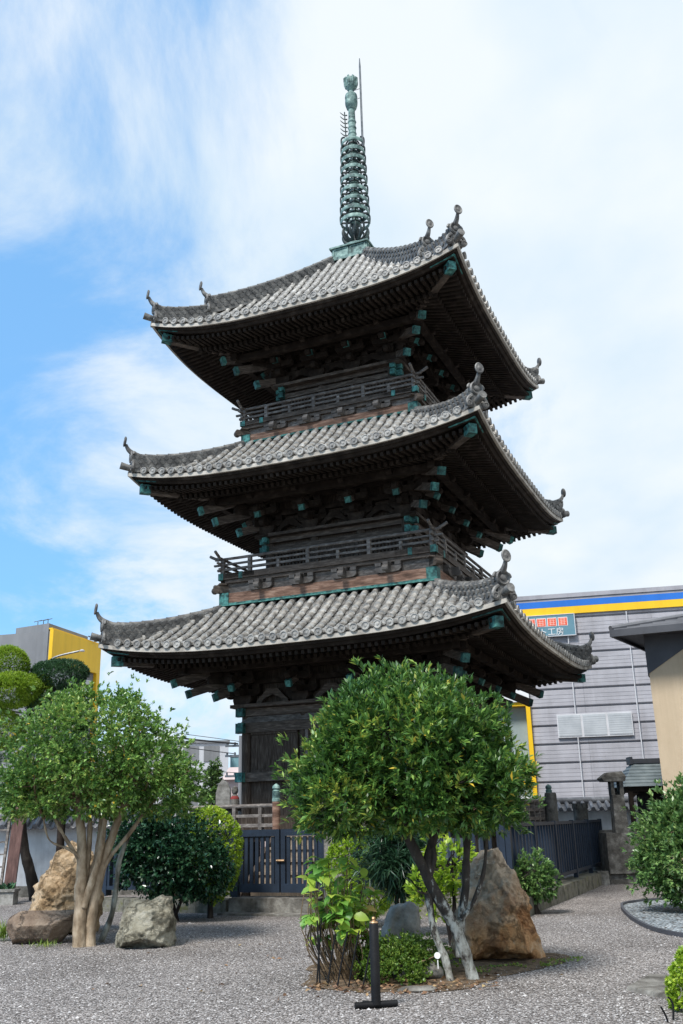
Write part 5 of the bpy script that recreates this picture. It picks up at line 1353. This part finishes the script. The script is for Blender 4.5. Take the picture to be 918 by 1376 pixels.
crown('crown', rb, 9800, 8, .094, .165, M['leaf_main'], tr, clumps=420, csig=.10, shell=.55, lump=.12, lumps=2.3, up=.55, spread=.85, seed=2., varnoise=.45, zmin=1.44, gaps=.4, droop=.08)

# ------------------------------------------------------------------ osmanthus with the fan of tan trunks
ot = thing('osmanthus_tree', 'round osmanthus tree on a fan of smooth tan trunks at the left', 'tree', (-4.08,-9.75,0))
O = Vector((-4.08,-9.75,0)); tb_ = MB()
tips = []
for i, pts in enumerate(([(-4.13,-9.78,-.03),(-4.15,-9.78,.5),(-4.16,-9.78,.95),(-4.2,-9.76,1.45),(-4.3,-9.75,1.95)],
            [(-4.0,-9.72,-.03),(-4.0,-9.72,.4),(-3.93,-9.7,.9),(-3.8,-9.7,1.35),(-3.6,-9.68,1.9)],
            [(-4.12,-9.7,.3),(-4.06,-9.68,.8),(-3.98,-9.66,1.2),(-3.95,-9.6,1.8)],
            [(-4.1,-9.8,.5),(-4.0,-9.8,.85),(-3.9,-9.8,1.25),(-3.85,-9.8,1.8)],
            [(-4.15,-9.72,.7),(-4.1,-9.7,1.2),(-4.12,-9.65,1.8)],
            [(-4.14,-9.8,1.0),(-4.25,-9.8,1.2),(-4.5,-9.8,1.55),(-4.7,-9.8,1.9)],
            [(-4.17,-9.82,1.15),(-4.35,-9.85,1.28),(-4.62,-9.85,1.4),(-4.72,-9.9,1.7)],
            [(-3.9,-9.72,.95),(-3.75,-9.7,1.2),(-3.55,-9.65,1.45),(-3.3,-9.6,1.8)])):
    r0 = (.095,.085,.055,.055,.045,.03,.018,.035)[i]; r1 = (.05,.05,.035,.035,.03,.016,.01,.02)[i]
    Q = limb(tb_, [Vector(p)-O for p in pts], r0, r1, 14, 12, .12, .2 if i < 2 else 0, i); tips.append(tuple(Q[-1]))
gnarl(obj('trunk', tb_, M['bark'], ot, smooth=180), .009)
tb_ = MB(); limb(tb_, [Vector(p)-O for p in [(-3.98,-9.3,-.02),(-3.83,-9.3,.35),(-3.78,-9.3,.75),(-3.75,-9.3,1.1),(-3.6,-9.3,1.5)]], .045, .03, 8, 6, .2, .2, 9); obj('side_trunk', tb_, M['lichen_bark'], ot, smooth=60)
blobs = [(-4.05,-9.75,2.6,1.3,1.2,.82),(-4.75,-9.75,2.25,.72,.9,.6),(-3.3,-9.75,2.2,.78,.9,.62),(-4.0,-9.95,2.1,1.15,.8,.5),(-4.1,-9.8,2.95,.9,.9,.58),(-5.0,-9.7,2.05,.5,.7,.4),(-3.05,-9.6,1.95,.5,.6,.42)]
rb = [(b[0]-O.x,b[1]-O.y,b[2],b[3],b[4],b[5]) for b in blobs]
rt_ = MB(); twigs(rt_, tips, rb, 50, .022, 8); obj('branches', rt_, M['twig'], ot, smooth=60)
crown('crown', rb, 10500, 7, .07, .25, M['leaf_osm'], ot, clumps=500, csig=.11, shell=.5, lump=.13, lumps=2.6, up=.35, spread=.95, seed=7., varnoise=.3, zmin=1.7, gaps=.42)

# ------------------------------------------------------------------ shrubs
def bush(name, label, cat, loc, blobs, shoots, per, size, width, m, seed, stem=True, stem_m='dark_bark', **kw):
    t = thing(name, label, cat, loc)
    rb = [(b[0]-loc[0],b[1]-loc[1],b[2]-loc[2],b[3],b[4],b[5]) for b in blobs]
    if stem:
        mb = MB(); tips = []
        rd = random.Random(int(seed*10))
        for i in range(3):
            c = rb[rd.randrange(len(rb))]
            Q = limb(mb, [(rd.uniform(-.06,.06),rd.uniform(-.06,.06),-.02),(c[0]*.4,c[1]*.4,c[2]*.55),(c[0],c[1],c[2])], .035, .015, 7, 5); tips.append(tuple(Q[-1]))
        twigs(mb, tips, rb, 24, .012, int(seed)); obj('stems', mb, M[stem_m], t, smooth=60)
    crown('foliage', rb, shoots, per, size, width, M[m], t, seed=seed, **kw)
    return t
bush('camellia_bush', 'dark glossy rounded camellia bush left of the navy gate', 'bush', (-3.5,-6.35,0), [(-3.5,-6.35,1.0,.92,.85,.75),(-3.5,-6.3,1.15,.6,.65,.5),(-3.05,-6.45,.85,.55,.6,.5),(-3.95,-6.3,1.25,.6,.6,.55),(-4.3,-6.1,1.35,.45,.5,.5)], 5200, 6, .085, .28, 'leaf_dark', 21., clumps=240, csig=.12, shell=.55, lump=.14, up=.15, spread=1.0, zmin=.3)
bush('clipped_azalea', 'bright lime clipped dome bush behind the dark camellia', 'bush', (-2.95,-5.95,0), [(-2.98,-5.98,1.06,.58,.55,.82)], 2400, 7, .05, .3, 'leaf_lime', 22., shell=.8, lump=.05, up=.3, spread=.9)
bush('clipped_azalea', 'bright lime clipped dome bush in front of the square stone post', 'bush', (-.3,-8,0), [(-.26,-8,.76,.58,.5,.69)], 2600, 7, .05, .3, 'leaf_lime', 23., shell=.82, lump=.05, up=.3, spread=.9)
bush('strap_leaf_plant', 'dark green shrub of narrow drooping leaves beside the lime azalea', 'bush', (.28,-9.4,0), [(.28,-9.4,1.05,.48,.45,.42),(.5,-9.3,.9,.35,.35,.35)], 420, 15, .26, .045, 'leaf_long', 24., shell=.25, lump=.1, up=.6, spread=1.1, droop=.45)
bush('low_hedge', 'low clipped box mound on the bed behind the black post lamp', 'bush', (.15,-13.1,0), [(.1,-13.25,.13,.34,.36,.27),(.42,-12.95,.17,.3,.3,.2),(.16,-13.5,.07,.28,.22,.17),(.3,-13.2,.2,.2,.2,.16)], 4200, 7, .032, .32, 'leaf_box', 25., stem=False, clumps=260, csig=.05, shell=.66, lump=.14, up=.4, spread=.95, zmin=.0)
bush('fence_shrub', 'small leafy shrub between the rusty boulder and the navy fence', 'bush', (2.7,-6.6,0), [(2.66,-6.6,.62,.36,.33,.36),(2.85,-6.55,.5,.26,.28,.3),(2.4,-6.6,.5,.25,.25,.3)], 620, 7, .085, .25, 'leaf_right', 26., shell=.4, lump=.2, up=.5)
bush('young_shrub', 'sparse yellow-green shrub behind the leaning trunks', 'bush', (1.0,-10.6,0), [(1.0,-10.6,.95,.42,.35,.5),(.7,-10.5,.62,.3,.3,.4)], 360, 7, .1, .24, 'leaf_lime', 27., shell=.3, lump=.3, up=.6, gaps=.2)
rsh = bush('round_shrub', 'loose green rounded shrub with one purple flower at the right edge', 'bush', (5.1,-7,0), [(5.2,-7,1.02,.8,.8,.9),(4.92,-7.1,.75,.58,.6,.56),(5.52,-7,1.38,.6,.65,.6),(5.06,-7,1.38,.4,.5,.4)], 4200, 7, .1, .22, 'leaf_right', 28., clumps=200, csig=.13, shell=.55, lump=.2, up=.5, spread=.85, stem_m='bark', zmin=.14)
fb_ = MB()
for q in range(6):
    a = 2*PI*q/6; fb_.add([(0,0,0),(.05*math.cos(a-.4),-.01,.05*math.sin(a-.4)),(.075*math.cos(a),-.02,.075*math.sin(a)),(.05*math.cos(a+.4),-.01,.05*math.sin(a+.4))], [(0,1,2,3)])
fo = obj('flower', fb_, M['purple'], rsh); fo.location = (-.32,-.55,.72)
bush('clipped_box', 'bright green clipped box shrub at the bottom right corner', 'bush', (2.85,-15.2,0), [(2.87,-15.2,.12,.46,.5,.46)], 3600, 7, .036, .34, 'leaf_lime', 29., shell=.8, lump=.05, up=.3, spread=.95, zmin=-.02)

# hydrangea inside the hoop fence
hy = thing('hydrangea', 'leggy hydrangea with broad bright green leaves behind the black hoops', 'bush', (-.2,-13.0,0))
rd = random.Random(17); sm = MB(); LP = []; LD = []; LS = []; LV = []
for i in range(44):
    a = rd.uniform(0,2*PI); q = rd.uniform(.15,1)**.7
    e = Vector((-.08+.44*q*math.cos(a)-.05, .36*q*math.sin(a), rd.uniform(.4,1.12)*(1-.25*q)))
    b0 = Vector((rd.uniform(-.28,.3), rd.uniform(-.25,.25), -.02)); mid = b0.lerp(e,.55)+Vector((rd.uniform(-.06,.06),rd.uniform(-.06,.06),.08))
    P = limb(sm, [b0, mid, e], .0085, .004, 5, 5, .05)
    leafy = rd.random() < .5 or e.x < -.2
    for j in (range(len(P)//2, len(P), 2) if leafy else range(len(P)-1,len(P))):
        for s in range(2 if not (j > len(P)-3) else 4):
            d = Vector((rd.gauss(0,1),rd.gauss(0,1),rd.uniform(-.35,.4))).normalized()
            if d.y > .2 and rd.random() < .5: d.y *= -1
            LP.append(tuple(P[j])); LD.append(tuple(d)); LS.append(rd.uniform(.08,.17)); LV.append(min(1,max(0,rd.gauss(.62,.24))))
for i in range(58):                                     # near branches at the front and the left, with the biggest leaves
    p = Vector((-.14+rd.uniform(-.14,.16), -.42+rd.uniform(-.06,.06), rd.uniform(.42,.86))) if i < 12 else Vector((-.32+rd.uniform(-.24,.26), -.26+rd.uniform(-.16,.14), rd.uniform(.55,1.2)))
    for s in range(3):
        d = Vector((rd.gauss(0,1),-.5+rd.gauss(0,.5),rd.uniform(-.75,.15))).normalized()
        LP.append(tuple(p)); LD.append(tuple(d)); LS.append(rd.uniform(.11,.18)); LV.append(rd.uniform(.25,.85))
    limb(sm, [(p.x*.5+rd.uniform(-.1,.1),-.2,-.02),(p.x+rd.uniform(-.08,.08),p.y+.05,p.z*.5),tuple(p)], .008, .004, 5, 4)
obj('stems', sm, M['twig'], hy, smooth=60)
def broad_leaves(name, P, D, S, V_, m, parent):
    vs = []; fs = []; va = []
    for p, d, s, v in zip(P, D, S, V_):
        p = Vector(p); d = Vector(d); sd_ = d.cross(Vector((rd.gauss(0,.3),rd.gauss(0,.3),1))).normalized(); u = sd_.cross(d); n0 = len(vs)
        prof = ((0,0,0),(.16,.2,.03),(.42,.33,.03),(.7,.26,-.02),(.9,.1,-.1),(1,0,-.16))
        for (t, w, h) in prof:
            c = p + d*s*t + u*s*h
            vs += [c - sd_*s*w + u*s*w*.22, c, c + sd_*s*w + u*s*w*.22]; va += [v]*3
        for i in range(5):
            for k in (0,1): fs.append((n0+i*3+k, n0+i*3+k+1, n0+i*3+4+k, n0+i*3+3+k))
    me = bpy.data.meshes.new(name); me.from_pydata([tuple(v) for v in vs], [], fs)
    at = me.attributes.new('leafvar','FLOAT','POINT'); at.data.foreach_set('value', va); me.update(); me.validate()
    return link(name, me, m, parent, None, 180)
broad_leaves('leaves', LP, LD, LS, LV, M['leaf_hyd'], hy)

# hoop fence of thin black rods
hoops = [(-.64,-13.42,.62,.06,.0),(-.60,-13.5,.6,-.02,.02),(-.53,-13.58,.5,.1,.03),(-.43,-13.64,.5,.12,.02),(-.32,-13.7,.52,.13,.0),(-.18,-13.76,.5,.14,.0)]
for i, (x, y, h, lean, dy) in enumerate(hoops):
    mb = MB()
    mb.tube(spline([(0,0,-.03),(lean*.5,dy,h*.5),(lean,dy,h)],5), .009, 6)
    mb.tube(spline([(.12,.06,-.03),(.0,.04,h*.4),(-.1,.02,h*.75)],5), .004, 5)
    o = obj('garden_rod', mb, M['black_metal']); o.location = (x,y,0)
    tag(o, ['thin black lattice rod at the outer left end of the hydrangea hoops','thin black rod just inside the leftmost hydrangea hoop','thin black rod third along the hydrangea edging','thin black rod in the middle of the hydrangea edging','thin leaning black rod left of the post lamp','thin leaning black rod next to the post lamp'][i], 'garden stake', 'black rods edging the hydrangea')
# black post lamp on its cross foot
lp = thing('post_lamp', 'short black post with a small brass top on crossed timber feet', 'post lamp', (-.04,-14.77,0))
mb = MB(); mb.lathe([(.042,.03),(.042,.675),(.036,.685)], sides=20); obj('post', mb, M['black_metal'], lp, smooth=40)
mb = MB(); mb.lathe([(.036,.683),(.04,.69),(.036,.7),(.016,.705),(.014,.715),(.019,.725),(.012,.737),(.002,.74)], sides=16); obj('brass_top', mb, M['brass'], lp, smooth=50)
for a, L in ((R(14),.19),(R(-28),.13)):
    mb = MB(); d = Vector((math.cos(a),math.sin(a),0)); 
    q = .0 if L > .15 else .045
    mb.tube([-d*L+Vector((0,0,.03)), d*(L if L > .15 else .02)+Vector((0,0,.03))], .028 if L > .15 else .024, 10); obj('foot', mb, M['black_metal'], lp, smooth=40)
gt = thing('garden_tag', 'small white disc on a thin wire in front of the leaning trunks', 'garden tag', (.57,-13.4,0))
mb = MB(); mb.tube(spline([(-.22,.0,.17),(-.1,0,.2),(0,0,.235)],5), .006, 5); obj('wire', mb, M['twig'], gt)
mb = MB(); Mt = Matrix.Translation((.02,-.01,.24)) @ Matrix.Rotation(R(75),4,'X'); mb.lathe([(.03,-.005),(.033,0),(.03,.005)], sides=16, M=Mt); mb.tube([(.02,-.01,.2),(.022,-.012,.12)], .007, 6); obj('disc', mb, M['glint'], gt)
bs = thing('bent_rods', 'two bent black metal rods sticking up beside the clipped box shrub', 'garden stake', (2.3,-15.6,0))
for pts in ([(-.1,0,.11),(-.075,0,.06),(-.05,0,-.02)],[(-.02,.05,.17),(.0,.05,.145),(.01,.05,.1),(-.005,.05,-.02)]):
    mb = MB(); mb.tube(spline(pts,4), .008, 6); obj('rod', mb, M['black_metal'], bs)

# ------------------------------------------------------------------ clipped pine and clutter at the far left
pt = thing('cloud_pine', 'clipped cloud-pruned tree with rounded green pads above the osmanthus', 'tree', (-7.9,-.6,0))
O = Vector((-7.9,-.6,0)); mb = MB()
Q = limb(mb, [Vector(p)-O for p in [(-7.85,-.6,-.03),(-8.05,-.6,.6),(-8.25,-.6,1.2),(-8.35,-.6,2.0),(-8.3,-.55,3.2),(-8.4,-.5,4.4),(-8.9,-.5,5.2)]], .14, .05, 10, 7, .15, .2, 3)
limb(mb, [Vector(p)-O for p in [(-8.3,-.55,3.4),(-8.0,-.5,4.3),(-7.8,-.5,4.9)]], .06, .03, 8, 6)
limb(mb, [Vector(p)-O for p in [(-8.32,-.6,2.6),(-8.7,-.6,3.2),(-9.0,-.6,3.8)]], .06, .03, 8, 6)
obj('trunk', mb, M['dark_bark'], pt, smooth=60)
pads = [((-9.0,-.6,5.45,.52,.5,.5),'leaf_pine',3400),((-7.78,-.3,5.22,.72,.6,.38),'leaf_pinedark',4200),((-8.75,-.9,4.78,.75,.65,.42),'leaf_pine',4600),((-8.3,-.5,4.85,.42,.45,.42),'leaf_pine',2200),((-9.1,-.8,3.85,.75,.6,.5),'leaf_pine',4200),((-7.9,-.5,4.45,.6,.5,.3),'leaf_pinedark',1100),((-8.9,-.6,2.9,.7,.6,.4),'leaf_pinedark',1200)]
for i, (b, m_, n_) in enumerate(pads):
    crown('foliage_pad', [(b[0]-O.x,b[1]-O.y,b[2],b[3],b[4],b[5])], n_, 9, .06, .12, M[m_], pt, seed=40.+i, shell=.75, lump=.07, up=.5, spread=.9)
ps = thing('wooden_post', 'dark round post in front of the white wall by the tan trunks', 'post', (-7.48,-.3,0))
mb = MB(); mb.lathe([(.1,0),(.095,1.0),(.09,2.3)], sides=12); obj('shaft', mb, M['dark_wood'], ps)
ld = thing('ladder', 'dark wooden ladder leaning at the far left edge', 'ladder', (-8.6,-1.5,0), 0)
mb = MB()
for s in (-1,1):
    mb = MB(); mb.bar((s*.2,0,.0),(s*.17,.45,2.4),.05,.08); obj('side_rail', mb, M['grey_wood'], ld)
for i in range(8):
    mb = MB(); f = .1+.11*i; mb.bar((-.19,.45*f,2.4*f),(.19,.45*f,2.4*f),.035,.035); obj('rung', mb, M['grey_wood'], ld)
bd = thing('wooden_board', 'reddish brown board standing beside the ladder', 'board', (-8.22,-1.45,0))
mb = MB(); mb.bar((0,0,0),(.03,.3,2.35),.26,.05,(0,1,0)); M['red_wood'] = pmat('red_brown_wood', [(.3,(.06,.03,.026)),(.6,(.13,.07,.06)),(.8,(.2,.12,.1))], 3, .8, .3, 14, (6,6,.8)); obj('plank', mb, M['red_wood'], bd)
pl_ = thing('planter_box', 'pale square planter at the foot of the brown board', 'planter', (-8.2,-1.75,0))
mb = MB(); mb.box(-.3,.26,-.16,.16,0,.32); mb.box(-.33,.29,-.19,.19,.27,.325); obj('box', mb, M['pale_stone'], pl_)
P = np.stack([rng.uniform(-.25,.2,90), rng.uniform(-.12,.12,90), np.full(90,.3)],1); D = unit(np.stack([rng.normal(0,.5,90),rng.normal(0,.5,90),np.ones(90)],1))
leaves_mesh('plants', P, D, .08+.12*rng.random(90), .2, .2, M['leaf_dark'], pl_)
